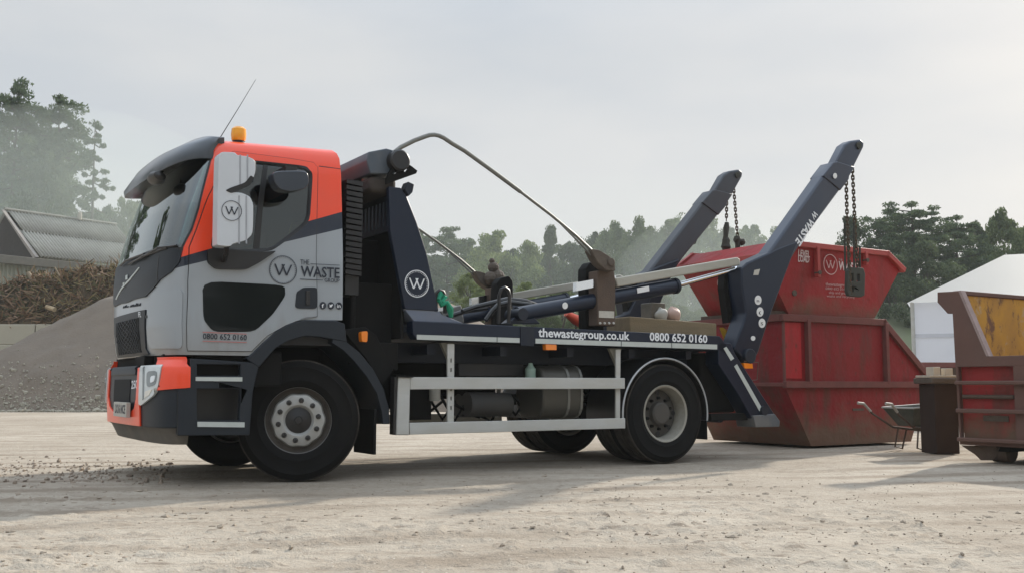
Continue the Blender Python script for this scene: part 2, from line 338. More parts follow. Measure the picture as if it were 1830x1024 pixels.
    bp = N('ShaderNodeBump', t); bp.inputs['Strength'].default_value = .8; bp.inputs['Distance'].default_value = .03; Lk(ad.outputs[0], bp.inputs['Height']); Lk(bp.outputs['Normal'], b.inputs['Normal'])
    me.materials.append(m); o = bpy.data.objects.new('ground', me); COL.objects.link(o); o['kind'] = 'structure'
ground()

# ================================================================== THE TRUCK
truck = empty('skip_loader_truck', (TX, TY, 0), YAW, 'orange, silver and navy skip loader truck with raised rear lifting arms', 'truck')
YC = 1.25
ZS = [1.04, 1.12, 1.3, 1.55, 1.75, 1.93, 2.3, 2.66, 2.80, 2.85, 2.885, 2.915]
XS = [-.97, -.99, -1.0, -1.0, -1.01, -1.03, -.93, -.81, -.76, -.73, -.69, -.60]
XF = [-1.20, -1.23, -1.255, -1.265, -1.265, -1.245, -1.15, -1.04, -.985, -.95, -.90, -.80]
YS = [.08, .075, .07, .07, .075, .08, .10, .13, .16, .19, .24, .42]
XR = [.31, .31, .31, .31, .31, .31, .305, .30, .295, .28, .255, .19]
BZ = [.30, .44, .46, .7, .95, 1.02]; BXS = [-.98, -1.0, -1.0, -1.0, -1.0, -.96]; BXF = [-1.17, -1.24, -1.27, -1.285, -1.28, -1.24]; BYS = [.16, .09, .07, .06, .07, .10]
def mkS(ZS, XS, XF, YS, XR, n=2.7, lean=True):
    def S(u, z):
        u = np.asarray(u, float); z = np.asarray(z, float)
        xs, xf, ys = np.interp(z, ZS, XS), np.interp(z, ZS, XF), np.interp(z, ZS, YS); xr = np.interp(z, ZS, XR) if not np.isscalar(XR) else XR
        far = u > 1; v = np.where(far, 2 - u, u)
        k = np.clip(v / .55, 0, 1); t = np.clip((v - .55) / .45, 0, 1) * math.pi / 2
        side = v < .55
        x = np.where(side, xr + (xs - xr) * k, xs - (xs - xf) * np.sin(t) ** (2 / n))
        y = np.where(side, ys, YC - (YC - ys) * np.cos(t) ** (2 / n))
        y = np.where(far, 2 * YC - y, y)
        zz = z + (np.clip((z - 2.3) / .6, 0, 1) * .045 * (x + .8) if lean else 0)
        return np.stack(np.broadcast_arrays(x, y, zz), -1)
    def NR(u, z):
        e = 1e-3; a = S(u + e, z) - S(u - e, z); b = S(u, z + e) - S(u, z - e); nn = np.cross(a, b); nn /= np.linalg.norm(nn) + 1e-12
        c = S(u, z) - np.array([-.3, YC, float(z)]); return nn if nn @ c > 0 else -nn
    gu, gzz = np.meshgrid(np.linspace(0, 1.75, 351), np.linspace(ZS[0], ZS[-1] - .01, 160))
    gp = S(gu, gzz); gx, gy = projL(gp)
    # only camera-facing points
    du = S(gu + 1e-3, gzz) - S(gu - 1e-3, gzz); dz = S(gu, gzz + 1e-3) - S(gu, gzz - 1e-3); nn = np.cross(du, dz)
    cen = gp - np.array([-.3, YC, 0]); cen[..., 2] = 0; sg = np.sign((nn * cen).sum(-1, keepdims=True)); nn = nn * sg
    Wp = ORG + gp[..., 0:1] * t_ + gp[..., 1:2] * n_ + gp[..., 2:3] * z_ - CAM; nw = nn[..., 0:1] * t_ + nn[..., 1:2] * n_ + nn[..., 2:3] * z_
    back = (Wp * nw).sum(-1) > 0
    def inv(px, py):
        d = (gx - px) ** 2 + (gy - py) ** 2 + back * 1e4; i = np.unravel_index(np.argmin(d), d.shape); u, z = gu[i], gzz[i]
        for _ in range(6):
            p = S(u, z); x0, y0 = projL(p[None])[0][0], projL(p[None])[1][0]; e = 1e-3
            a = projL(S(u + e, z)[None]); b = projL(S(u, z + e)[None])
            J = np.array([[(a[0][0] - x0) / e, (b[0][0] - x0) / e], [(a[1][0] - y0) / e, (b[1][0] - y0) / e]])
            try: s = np.linalg.solve(J, [px - x0, py - y0])
            except Exception: break
            s = np.clip(s, -.03, .03); u += s[0]; z += s[1]
        if math.hypot(x0 - px, y0 - py) > 3: return gu[i], gzz[i]
        return float(u), float(z)
    return S, NR, inv
SC, NC, IC = mkS(ZS, XS, XF, YS, XR)
SB, NB, IB = mkS(BZ, BXS, BXF, BYS, -.98, n=3.2, lean=False)
def patch(name, S, NRM, poly, o0, o1, m, parent=truck, du=.02, dz=.08, smooth=True, mirror=False, label=None, bevel=0):
    """a plate lying on a curved body surface; poly in (u, z)"""
    if mirror: poly = [(2 - u, z) for u, z in poly]
    bm = bmesh.new(); n = len(poly)
    a = [bm.verts.new((u, o0, z)) for u, z in poly]; b = [bm.verts.new((u, o1, z)) for u, z in poly]
    bm.faces.new(a); bm.faces.new(b[::-1])
    for i in range(n): bm.faces.new((a[i], a[(i + 1) % n], b[(i + 1) % n], b[i]))
    us = [p[0] for p in poly]; zs = [p[1] for p in poly]
    def bis(lo, hi, st, ax):
        k = math.ceil(lo / st + .001)
        while k * st < hi - 1e-4:
            co = Vector((k * st, 0, 0)) if ax == 0 else Vector((0, 0, k * st)); no_ = Vector((1, 0, 0)) if ax == 0 else Vector((0, 0, 1))
            bmesh.ops.bisect_plane(bm, geom=bm.verts[:] + bm.edges[:] + bm.faces[:], plane_co=co, plane_no=no_, dist=1e-6); k += 1
    bis(max(min(us), .55), min(max(us), 1.45), du, 0)
    for kz in ZS + BZ:
        if min(zs) < kz < max(zs): bmesh.ops.bisect_plane(bm, geom=bm.verts[:] + bm.edges[:] + bm.faces[:], plane_co=Vector((0, 0, kz)), plane_no=Vector((0, 0, 1)), dist=1e-6)
    bis(min(zs), max(zs), dz, 1)
    for v in bm.verts:
        u, o_, z = v.co; p = S(u, z) + NRM(u, z) * o_; v.co = p
    bmesh.ops.triangulate(bm, faces=[f for f in bm.faces if len(f.verts) > 4]); bmesh.ops.recalc_face_normals(bm, faces=bm.faces)
    me = bpy.data.meshes.new(name); bm.to_mesh(me); bm.free(); me.materials.append(m)
    o = bpy.data.objects.new(name, me); COL.objects.link(o); fin(o, parent, smooth, label=label, bevel=bevel); return o
def pc(pts): return [IC(*p) for p in pts]
def pb(pts): return [IB(*p) for p in pts]
def rnd(poly, r=.25, n=4):
    """round the corners of a polygon"""
    out = []; k = len(poly)
    for i in range(k):
        p0, p1, p2 = [np.array(poly[(i + j) % k], float) for j in (-1, 0, 1)]
        a = p1 + (p0 - p1) * r; b = p1 + (p2 - p1) * r
        for s in np.linspace(0, 1, n): out.append(tuple((1 - s) ** 2 * a + 2 * s * (1 - s) * p1 + s * s * b))
    return out

# --- window outlines traced on the near side
W_SIDE = rnd([(377, 446), (398, 355), (413, 290), (440, 289), (545, 300), (556, 312), (550, 398), (485, 447), (440, 450)], .18)
W_LOW = rnd([(364, 505), (505, 512), (506, 528), (484, 560), (452, 590), (382, 590), (366, 570)], .22)
W_SCR = rnd([(243, 462), (283, 320), (300, 283), (340, 272), (377, 284), (350, 385), (324, 442), (290, 452)], .08)
wscr = pc([(324, 442), (340, 410), (352, 372), (364, 325), (376, 280)])
wtop = wscr[-1][1]; wside = pc(W_SIDE); wlow = pc(W_LOW)
wspoly = wscr + [(1.0, wtop + .01)] + [(2 - u, z) for u, z in reversed(wscr)] + [(1.3, 1.955), (1.0, 1.95), (.7, 1.95)]

def cabsolid(off, z0, z1, name):
    us = list(np.linspace(0, .55, 14)) + list(np.linspace(.56, 1, 40)); us = us + [2 - u for u in reversed(us[:-1])]
    zs = sorted(set([z0, z1] + [z for z in ZS if z0 < z < z1] + list(np.linspace(z0, z1, 22))))
    b = MB(); n = len(us); vs = []
    for z in zs:
        for u in us:
            p = SC(u, z) + NC(u, z) * off
            if off < 0 and u in (0, 2): p[0] += off
            vs.append(p)
    fs = [(j * n + i, j * n + (i + 1) % n, (j + 1) * n + (i + 1) % n, (j + 1) * n + i) for j in range(len(zs) - 1) for i in range(n)]
    fs += [tuple(range(n)), tuple((len(zs) - 1) * n + i for i in range(n))]
    b.add(vs, fs); return b.build(name, M_liv)
shell = cabsolid(0, 1.06, 2.912, 'cab'); inner = cabsolid(-.035, 1.10, 2.86, 'tmp')
arch = MB().prism(PL([(448, 640), (470, 612), (495, 588), (525, 572), (640, 572), (640, 700), (448, 700)], .1), -.3, 2.8).build('tmp', M_liv)
def sidecut(poly, mirror=False): return patch('tmp', SC, NC, poly, -.10, .06, M_black, None, mirror=mirror)
cut(shell, [inner, arch, sidecut(wside), sidecut(wside, True), sidecut(wlow), sidecut(wlow, True), patch('tmp', SC, NC, wspoly, -.10, .08, M_black, None)])
shell.parent = truck; shell.data.shade_smooth(); shell.data.set_sharp_from_angle(angle=R(28))
# interior lining: dark inner faces
lin = MB(); lin.box((-.98, .16, 1.16), (.26, 2.34, 1.30)); lin.box((.20, .16, 1.3), (.262, 2.34, 2.7)); lin.build('cab_interior', mat('cab_lining', (.035, .035, .037), .8), truck)
MB().prism([(-1.14, 1.3), (-.78, 1.3), (-.72, 1.72), (-.80, 1.84), (-1.14, 1.90)], .2, 2.3).build('dashboard', M_black, truck, bevel=.03)
for yc in (.62, 1.88):
    st = MB(); st.box((-.35, yc - .26, 1.45), (.12, yc + .26, 1.58)); st.prism([(.0, 1.55), (.14, 1.55), (.22, 2.18), (.12, 2.2)], yc - .25, yc + .25); st.box((.10, yc - .13, 2.2), (.19, yc + .13, 2.40)); st.box((-.2, yc - .15, 1.28), (0, yc + .15, 1.45))
    st.build('seat', mat('seat_fabric', (.05, .052, .06), .9), truck, bevel=.04)
sw = MB(); cs = [(-.62 + .20 * math.cos(a) * .5, 1.88 + .21 * math.sin(a), 1.86 + .18 * math.cos(a)) for a in np.linspace(0, 2 * math.pi, 25)]
sw.tube(cs, .014, 8, False); sw.tube([(-.60, 1.88, 1.86), (-.85, 1.88, 1.70)], .03, 8); sw.build('steering_wheel', M_black, truck, smooth=True)
# doors (both sides) with their gaps
door = [(335, 627), (450, 628), (478, 600), (510, 582), (545, 568), (567, 566), (568, 300), (560, 291), (520, 284), (418, 271), (410, 274), (372, 350), (350, 410), (337, 452), (335, 500)]
dp = pc(door); dpi = dp
def inset(poly, d):
    a = np.array(poly); s = a * np.array([1.9, 1.0]); out = []
    k = len(s); area = sum(s[i][0] * s[(i + 1) % k][1] - s[(i + 1) % k][0] * s[i][1] for i in range(k)); sg = 1 if area > 0 else -1
    for i in range(k):
        p0, p1, p2 = s[i - 1], s[i], s[(i + 1) % k]; e1 = (p1 - p0) / (np.linalg.norm(p1 - p0) + 1e-9); e2 = (p2 - p1) / (np.linalg.norm(p2 - p1) + 1e-9)
        nn = np.array([-e1[1] - e2[1], e1[0] + e2[0]]) * sg; l = np.linalg.norm(nn); nn = nn / (l + 1e-9); cosh = max(.5, l / 2); out.append(tuple((p1 + nn * d / cosh) / np.array([1.9, 1.0])))
    return out
for mir in (False, True):
    gap = patch('door_seal', SC, NC, dp, -.01, .004, M_black, truck, mirror=mir)
    dr = patch('door', SC, NC, inset(dp, .006), 0, .012, M_liv, truck, mirror=mir)
    cut(gap, [sidecut(wside, mir), sidecut(wlow, mir)]); cut(dr, [sidecut(inset(wside, -.012), mir), sidecut(inset(wlow, -.012), mir)])
    for g in (dr,): g.data.shade_smooth(); g.data.set_sharp_from_angle(angle=R(30))
    # window frame rubber + glass
    fr = patch('window_frame', SC, NC, inset(wside, -.016), -.012, .010, M_black, truck, mirror=mir); cut(fr, [sidecut(inset(wside, .016), mir)])
    gl = patch('door_window', SC, NC, inset(wside, .002), -.002, .003, M_sglass, truck, mirror=mir)
    gl = patch('lower_door_window', SC, NC, inset(wlow, -.012), .008, .014, mat('lower_window_glass', (.008, .010, .010), .08, var=.3, scale=3, spec=.25), truck, mirror=mir)
    hd = patch('door_handle', SC, NC, pc(rnd([(526, 551), (529, 522), (541, 514), (566, 514), (566, 552)], .2)), .0, .018, M_grey, truck, mirror=mir)
    q = patch('handle_grip', SC, NC, pc([(545, 520), (552, 520), (552, 545), (545, 545)]), .018, .030, M_black, hd, mirror=mir, bevel=.003)
    # window divider bar
    patch('window_divider', SC, NC, pc([(471, 290), (479, 291), (463, 448), (452, 448)]), -.004, .008, M_black, truck, mirror=mir)
    # dark lower window frame ledge that carries the mirror
    patch('mirror_base', SC, NC, pc(rnd([(369, 446), (400, 449), (470, 452), (492, 450), (462, 470), (438, 483), (384, 482), (369, 470)], .2)), .0, .045, M_black, truck, mirror=mir, bevel=.012)
patch('windscreen', SC, NC, inset(wspoly, -.004), .002, .008, M_wscreen, truck)
fr = patch('windscreen_seal', SC, NC, inset(wspoly, -.03), -.01, .006, M_black, truck); cut(fr, [patch('tmp', SC, NC, inset(wspoly, .02), -.1, .1, M_black, None)])
MB().box((-1.07, .9, 2.45), (-1.05, 1.06, 2.53)).build('windscreen_sticker', M_dull, truck)
# dark grey panel under the windscreen
fp = pc([(326, 449), (322, 468), (308, 486), (288, 500), (277, 514), (262, 530), (240, 535)])
zl = fp[-1][1]; fpoly = fp + [(1.0, zl - .01)] + [(2 - u, z) for u, z in reversed(fp)] + [(1.3, 1.94), (1.0, 1.935), (.7, 1.94)]
fpan = patch('front_panel', SC, NC, fpoly, 0, .012, M_grey, truck)
seam = patch('panel_seam', SC, NC, pc([(285.5, 458), (287, 458), (284, 504), (282.5, 504)]), .012, .014, M_black, fpan)
# emblem on the front panel: a slim diagonal bar with a small mark
def fplane(px, py): u, z = IC(px, py); return SC(u, z), NC(u, z)
def fstrip(name, a, b, w_, off, m, parent, S=None):
    b_ = MB(); A = np.array(a, float); B = np.array(b, float); d = (B - A) / np.linalg.norm(B - A); nn = np.array([-d[1], d[0]]) * w_ / 2
    return patch(name, SC, NC, pc([tuple(A + nn), tuple(B + nn), tuple(B - nn), tuple(A - nn)]), off, off + .006, m, parent)
fstrip('badge_bar', (210.5, 535), (252, 479), 1.8, .012, M_tape, fpan)
for q in ([(229, 494), (232, 492), (232, 500), (229, 501)], [(224, 506), (227, 505), (227, 512), (225, 514)]):
    o = patch('badge_mark', SC, NC, pc(q), .018, .024, M_tape, fpan)
# script on the silver strip under the panel (illegible in the photo: small dark strokes)
rs = random.Random(3)
for k in range(13):
    x = 221 + k * 2.5; y = 550.5 - k * .35; h = rs.uniform(3, 6.5)
    if k == 4: continue
    fstrip('script_stroke', (x, y), (x + rs.uniform(.3, 1.6), y - h), .8, .001, M_ink, shell)
# grille
grp = pc([(262, 553), (263, 622), (268, 629), (240, 629)]); gtop = grp[0][1]; gbot = grp[2][1]
ga = [grp[0], grp[1], (grp[1][0] - .01, 1.075), (1.0, 1.07)] + [(2 - u, z) for u, z in reversed([grp[0], grp[1], (grp[1][0] - .01, 1.075)])]
gr = patch('grille', SC, NC, ga, 0, .014, M_grey, truck)
u0, u1 = IC(251, 574)[0], 2 - IC(251, 574)[0]; za, zb = gtop - .06, 1.10
gi = patch('grille_opening', SC, NC, [(u0, zb), (u1, zb), (u1, za), (u0, za)], .014, .017, mat('grille_hole', (.004, .004, .004), .9), gr)
mb = MB()
for k in range(-40, 60):
    for sgn in (1, -1):
        pts = []
        for s in np.linspace(0, 1, 6):
            z = zb + (za - zb) * s; u = (u0 + u1) / 2 + (k * .018 + sgn * (s - .5) * .12)
            if u0 < u < u1 and not (k < -18 or k > 18): pts.append(SC(u, z) + NC(u, z) * .020)
        if len(pts) > 1: mb.tube(pts, .0035, 4, False)
mb.build('grille_mesh', M_grey, gr)
text('grille_badge', 'FL', (251, 566), (256, 566), .045, M_letter, gr, fplane, .018, .01)
# lower front side panel swage (storage flap)
fl = patch('side_flap', SC, NC, rnd(pc([(277, 527), (322, 517), (327, 524), (327, 622), (272, 622), (266, 612), (266, 545)]), .12), 0, .012, M_silver, truck, bevel=.004)
o = patch('panel_latch', SC, NC, pc([(263.5, 563), (266, 563), (266, 568), (263.5, 568)]), .012, .018, M_black, fl)
# roof seam / rear pillar seam
patch('pillar_seam', SC, NC, pc([(570, 297), (609, 302), (609, 303.2), (570, 298.2)]), -.002, .002, M_black, truck)

# lettering on the door
for args in (('door_lettering', 'THE', (537, 473), (553, 473.5), .045, .0), ('door_lettering', 'WASTE', (537.5, 494), (607, 497), .092, .016), ('door_lettering', 'GROUP', (580, 504), (607, 505.5), .036, .006)):
    text(args[0], args[1], args[2], args[3], args[4], M_ink, truck, YP(.058), .0, args[5])
b = MB(); 
for (x0, y0, x1, y1) in ((555, 471.5, 607, 474), (536, 498.5, 577, 500.5)):
    a, c = T(x0, y0, .058), T(x1, y1, .058); b.prism([a, c, (c[0], c[1] - .005), (a[0], a[1] - .005)], .058, .055)
b.build('door_line', M_ink, truck)
c0 = T(506, 482.5, .056); emblem('door_emblem', c0, .122, .057, M_ink, truck, ring=.005)
text('phone_lettering', '0800 652 0160', (362.5, 605), (441, 607.5), .047, M_ink, truck, YP(.056), 0, .008)
b = MB()
for (x0, y0, x1, y1) in ((362, 592.5, 441, 596), (362, 608.5, 441, 611)):
    a, c = T(x0, y0, .056), T(x1, y1, .056); b.prism([a, c, (c[0], c[1] - .004), (a[0], a[1] - .004)], .056, .053)
b.build('phone_line', M_redl, truck)
for i, (px, ch) in enumerate(((577, 'f'), (591.3, 't'), (605.5, 'in'))):
    c = T(px, 545.5 + i * .4, .066); d_ = MB().prism(ellipse(c[0], c[1], .030, .032, 24), .066, .062).build('social_badge', M_ink, truck)
    if ch == 't':
        MB().prism([(c[0] - .018, c[1] - .012), (c[0] + .002, c[1] - .014), (c[0] + .014, c[1] + .004), (c[0] + .018, c[1] + .012), (c[0] + .004, c[1] + .012), (c[0], c[1] + .003), (c[0] - .016, c[1] + .012), (c[0] - .010, c[1] - .004)], .0615, .0605).build('social_symbol', M_letter, d_)
    else:
        wd = 3 if ch == 'in' else 2
        text('social_symbol', ch, (px - wd, 549.5), (px + wd, 549.5), .034, M_letter, d_, YP(.0615), 0, .01)

# sun visor
vb = MB(); us = np.linspace(0, 2, 49); rows = []
for u in us:
    v = 2 - u if u > 1 else u; t = v * math.pi / 2; n = 2.6
    xl = -.86 - .39 * math.sin(t) ** (2 / n); y = YC - 1.11 * max(0, math.cos(t)) ** (2 / n)
    yb = YC - 1.06 * max(0, math.cos(t)) ** (2 / n)
    if u > 1: y = 2 * YC - y; yb = 2 * YC - yb
    s = math.sin(t) ** .8; zl_ = 2.70 - .10 * s * s; zt = 2.905 + .03 * s
    xb = -.74
    rows.append([(xb, yb, zt), (xb + (xl - xb) * .45, (y + yb) / 2, zt - .012), (xb + (xl - xb) * .8, y, zt - .07 - .05 * s), (xl, y, zl_ + .045), (xl + .01, y, zl_), (xl + (xb - xl) * .25, y + (YC - y) * .02, zl_ + .05), (xb + (xl - xb) * .35, yb + (YC - yb) * .03, zl_ + .13), (xb + .01, yb + (YC - yb) * .02, zl_ + .10)])
k = 8; vs = [p for r in rows for p in r]
fs = [(i * k + j, i * k + (j + 1) % k, (i + 1) * k + (j + 1) % k, (i + 1) * k + j) for i in range(len(rows) - 1) for j in range(k)] + [tuple(range(k)), tuple((len(rows) - 1) * k + j for j in range(k))]
vb.add(vs, fs); vis = vb.build('sun_visor', mat('visor_grey', (.050, .058, .068), .3, coat=.3), truck, smooth=True, angle=50)
MB().lathe([(0.001, -.13), (.06, -.11), (.085, -.02), (.075, .08), (.04, .13), (.001, .135)], (0, 0, 0), 'y', 20).build('front_mirror', M_black, truck, smooth=True, loc=(-1.19, .62, 2.58), rot=(0, .3, 0)).scale = (.85, 1.1, .6)
MB().tube([(-1.12, .66, 2.68), (-1.18, .62, 2.60)], .014, 8).build('mirror_stalk', M_black, truck)
# wipers
wb = MB()
for (a, b2, c2) in (((302, 444), (262, 461), (236, 474)), ((262, 455), (232, 468), (222, 476)), ((318, 441), (290, 446), (252, 466))):
    pts = [SC(*IC(*q)) + NC(*IC(*q)) * o_ for q, o_ in ((a, .02), (b2, .04), (c2, .03))]; wb.tube(pts, .010, 6)
wb.build('wiper', M_black, truck)

# big near mirror and the kerb mirror; mirrored pair on the far side
MIR = rnd([(391, 279), (396, 272), (420, 273), (424, 278), (442, 280), (455, 286), (457, 305), (451, 326), (436, 333), (413, 339), (411, 344), (432, 345), (447, 352), (453, 366), (452, 418), (440, 430), (416, 436), (412, 441), (388, 439), (388, 430)], .25, 3)
KER = rnd([(487, 306), (550, 305), (553, 328), (545, 338), (520, 343), (500, 339), (490, 325)], .3, 4)
for mir in (False, True):
    f = (lambda y: 2 * YC - y) if mir else (lambda y: y)
    mh = MB().prism(PL(MIR, -.26), f(-.26), f(-.12)).build('door_mirror', mat('mirror_silver', (.56, .585, .61), .32, var=.04, coat=.3, dust=.08), truck, bevel=.02)
    MB().prism(PL([(447, 284), (458, 288), (459, 306), (453, 327), (448, 326)], -.20), f(-.19), f(-.10)).build('mirror_rim', M_grey, mh, bevel=.006)
    sp = MB().prism(PL(rnd([(403, 341), (412, 336), (438, 327), (448, 314), (454, 318), (446, 333), (414, 346)], .2, 3), -.263), f(-.264), f(-.24)).build('mirror_notch', M_black, mh)
    for sx in (428, 441):
        a, c = T(sx, 277, -.262), T(sx - 2, 436, -.262); bb = T(sx, 331, -.262); cc = T(sx - 2, 350, -.262)
        q = MB(); q.prism([a, (a[0] + .012, a[1]), (bb[0] + .012, bb[1]), bb], f(-.263), f(-.262)); q.prism([cc, (cc[0] + .012, cc[1]), (c[0] + .012, c[1]), c], f(-.263), f(-.262)); q.build('mirror_groove', mat('groove_grey', (.33, .34, .36), .5), mh)
    ar = MB(); p0 = T(405, 438, -.19); ar.tube([(p0[0], f(-.19), p0[1]), (p0[0] + .02, f(-.12), p0[1] - .06), (p0[0] + .05, f(.05), p0[1] - .10)], .022, 8)
    p1 = T(410, 276, -.19); ar.tube([(p1[0], f(-.19), p1[1] - .02), (p1[0] + .05, f(.12), p1[1] + .03)], .018, 8); ar.build('mirror_arm', M_black, truck)
    if not mir:
        c = T(414, 377, -.262); emblem('mirror_emblem', c, .082, -.263, M_ink, mh, ring=.004, ticks=False)
        km = MB().prism(PL(KER, -.2), -.2, -.06).build('kerb_mirror', mat('kerb_mirror_grey', (.035, .042, .055), .25, coat=.3), truck, bevel=.03, seg=3)
        km2 = MB().prism(PL([(508, 298), (528, 300), (528, 310), (508, 310)], -.1), -.14, .12).build('mirror_bracket', M_black, km)
# beacon + antenna
cx, cz = T(426, 262, .35)
bb = MB().lathe([(.001, -.03), (.075, -.03), (.075, .012), (.05, .03), (.05, .045), (.001, .046)], (cx, .35, cz - .0), 'z', 24).build('beacon', M_black, truck, smooth=True)
MB().lathe([(.055, .045), (.062, .06), (.066, .10), (.062, .15), (.045, .168), (.001, .172)], (cx, .35, cz), 'z', 24).build('beacon_lens', mat('beacon_amber', (.95, .36, .01), .12, var=.25, scale=14, coat=.6), bb, smooth=True)
a, c = T(394, 240, .3), T(457, 143, .3)
MB().tube([(a[0], .3, a[1] - .03), ((a[0] + c[0]) / 2 + .01, .3, (a[1] + c[1]) / 2), (c[0], .3, c[1])], [.004, .0028, .0018], 6).build('antenna', M_black, truck)

# bumper
bz0, bz1 = .47, .985
def bpatch(name, pts, o0, o1, m, parent=truck, px=True, **kw): return patch(name, SB, NB, pb(pts) if px else pts, o0, o1, m, parent, **kw)
bump = patch('bumper', SB, NB, [(.1, bz0), (.1, .93), (1.9, .93), (1.9, bz0)], -.12, 0, M_grey, truck, bevel=.01)
lip = patch('bumper_lip', SB, NB, [(.1, .33), (.1, .475), (1.9, .475), (1.9, .33)], -.16, -.012, mat('lip_grey', (.07, .068, .06), .7, dust=.5), bump, bevel=.006)
orp = pb([(250, 655), (249, 700), (243, 718), (230, 731), (226, 737), (250, 743)]); uo = IB(247.5, 690)[0]; ue = IB(253, 690)[0]
ob = [(uo, .955), (uo + .003, .70), (uo + .02, .62), (uo + .06, .575), (1.0, .56), (2 - uo - .06, .575), (2 - uo - .02, .62), (2 - uo - .003, .70), (2 - uo, .955), (2 - ue, .955), (2 - ue, .475), (ue, .475), (ue, .955)]
patch('bumper_trim', SB, NB, ob, .0, .016, M_orange, bump, bevel=.004)
patch('bumper_top', SB, NB, [(uo + .02, .90), (uo + .02, .975), (2 - uo - .02, .975), (2 - uo - .02, .90)], -.14, .012, M_grey, bump, bevel=.02)
un = IB(233.5, 690)[0]; op = [(un, .655), (un, .865), (2 - un, .865), (2 - un, .655)]
patch('bumper_opening', SB, NB, op, .001, .006, mat('bumper_hole', (.004, .004, .004), .9), bump)
patch('bumper_plinth', SB, NB, [(un, .615), (un, .65), (2 - un, .65), (2 - un, .615)], .0, .02, M_grey, bump, bevel=.008)
def bplane(px, py): u, z = IB(px, py); return SB(u, z), NB(u, z)
text('bumper_badge', '250', (235, 694), (245.5, 693), .07, M_letter, bump, bplane, .002, .012)
for mir in (False, True):
    hl = patch('headlight', SB, NB, pb([(256, 655), (294, 653), (286, 690), (282, 700), (276, 708), (256, 724), (252, 722), (253, 680)]), .0, .022, mat('headlamp_bowl', (.60, .625, .61), .18, metal=.0, var=.22, scale=16, coat=.5), bump, mirror=mir, bevel=.004)
    patch('headlamp_reflector', SB, NB, rnd(pb([(267, 663), (286, 662), (283, 687), (267, 692)]), .3),   .022, .0255, mat('reflector_grey', (.25, .27, .27), .12, metal=.3), hl, mirror=mir)
    patch('headlamp_bulb', SB, NB, rnd(pb([(275, 672), (283, 670), (281, 681), (274, 684)]), .3), .0255, .030, mat('bulb_white', (.85, .87, .88), .1, coat=.5), hl, mirror=mir)
    patch('headlamp_divider', SB, NB, pb([(261, 657), (263.5, 657), (262, 712), (259.5, 714)]), .022, .0255, MATS['reflector_grey'], hl, mirror=mir)
    patch('indicator', SB, NB, pb([(264, 699), (277, 695), (271, 706), (263, 711)]), .022, .0255, mat('indicator_clear', (.75, .70, .60), .15), hl, mirror=mir)
    patch('bumper_corner', SB, NB, pb([(296, 653), (334, 652), (339, 657), (339, 692), (285, 697), (290, 680)]), .0, .022, M_orange, bump, mirror=mir, bevel=.006)
    patch('bumper_corner_cap', SB, NB, pb([(281, 638), (333, 637), (334, 652), (279, 652)]), -.10, .004, M_orange, bump, mirror=mir, bevel=.006)
# number plate
pu, pz = IB(214, 728); P0 = SB(1.0, .56)
(py0, pz0), (py1, pz1) = TX_(225, 744, -1.335), TX_(203.5, 716, -1.335); zc_ = (TX_(214, 744, -1.335)[1], TX_(214, 718, -1.335)[1])
pl = MB().box((-1.335, py0, zc_[0]), (-1.30, py1, zc_[1])).build('number_plate', M_dull, truck, bevel=.003)
def xplane(c): return lambda px, py: ((c, TX_(px, py, c)[0], TX_(px, py, c)[1]), (-1, 0, 0))
text('plate_lettering', 'LX16 NCE', (205.5, 736.5), (223.5, 738.5), .075, M_ink, pl, xplane(-1.335), .001, .02)
# tow bracket and radiator pan between cab and bumper
m_ = MB(); m_.box((-1.16, .3, .93), (-.98, 2.2, 1.07)); m_.box((-1.24, .62, .97), (-1.14, .98, 1.06)); m_.build('radiator_frame', M_dark, truck, bevel=.01)

# steps (both sides)
ST = PL([(318, 664), (340, 664), (340, 640), (462, 648), (463, 652), (452, 700), (446, 777), (318, 778), (316, 750)], .06)
hA = PL([(352, 650), (430, 651), (430, 671), (352, 671)], .06); hB = PL([(352, 694), (430, 694), (428, 751), (352, 751)], .06)
for mir in (False, True):
    f = (lambda y: 2 * YC - y) if mir else (lambda y: y)
    stp = MB().prism(ST, f(.06), f(.13), holes=[hA, hB]).build('step_panel', M_grey, truck, bevel=.006)
    q = MB(); q.prism(PL([(342, 642), (460, 650), (446, 776), (342, 776)], .06), f(.30), f(.34)); q.build('step_back', M_black, stp)
    for a4 in ([(350, 673), (433, 673.5), (433, 681), (350, 680)], [(353, 753), (437, 754), (437, 763), (353, 762)]):
        q = MB().prism(PL(a4, .05), f(.048), f(.28)).build('step_tread', M_tape, stp)
    seam_ = MB().prism(PL([(317, 700), (318, 700), (318, 777), (317, 777)], .059), f(.0585), f(.07)).build('step_seam', M_black, stp)

# front wheel arches
AR = PL([(452, 630), (470, 612), (495, 590), (520, 577), (545, 571), (598, 572), (616, 578), (620, 611), (604, 608), (575, 602), (545, 600), (515, 609), (492, 622), (474, 643), (464, 655), (456, 652), (440, 640)], .06)
MG = PL([(593, 604), (615, 610), (640, 630), (664, 660), (683, 695), (692, 730), (693, 757), (681, 757), (679, 735), (670, 702), (652, 672), (630, 645), (610, 625), (590, 612)], .10)
for mir in (False, True):
    f = (lambda y: 2 * YC - y) if mir else (lambda y: y)
    MB().prism(AR, f(.055), f(.55)).build('wheel_arch', M_grey, truck, bevel=.008)
    g = MB().prism(MG, f(.06), f(.52)).build('rear_mudguard', M_grey, truck, bevel=.004)
    MB().box((.63, min(f(.08), f(.52)), .20), (.655, max(f(.08), f(.52)), .60)).build('mud_flap', M_rubber, truck)
    lam = MB().prism(PL(rnd([(645, 592), (657, 591), (656, 611), (646, 610)], .15, 2), .04), f(.03), f(.10)).build('marker_lamp', M_amber, truck, bevel=.004)
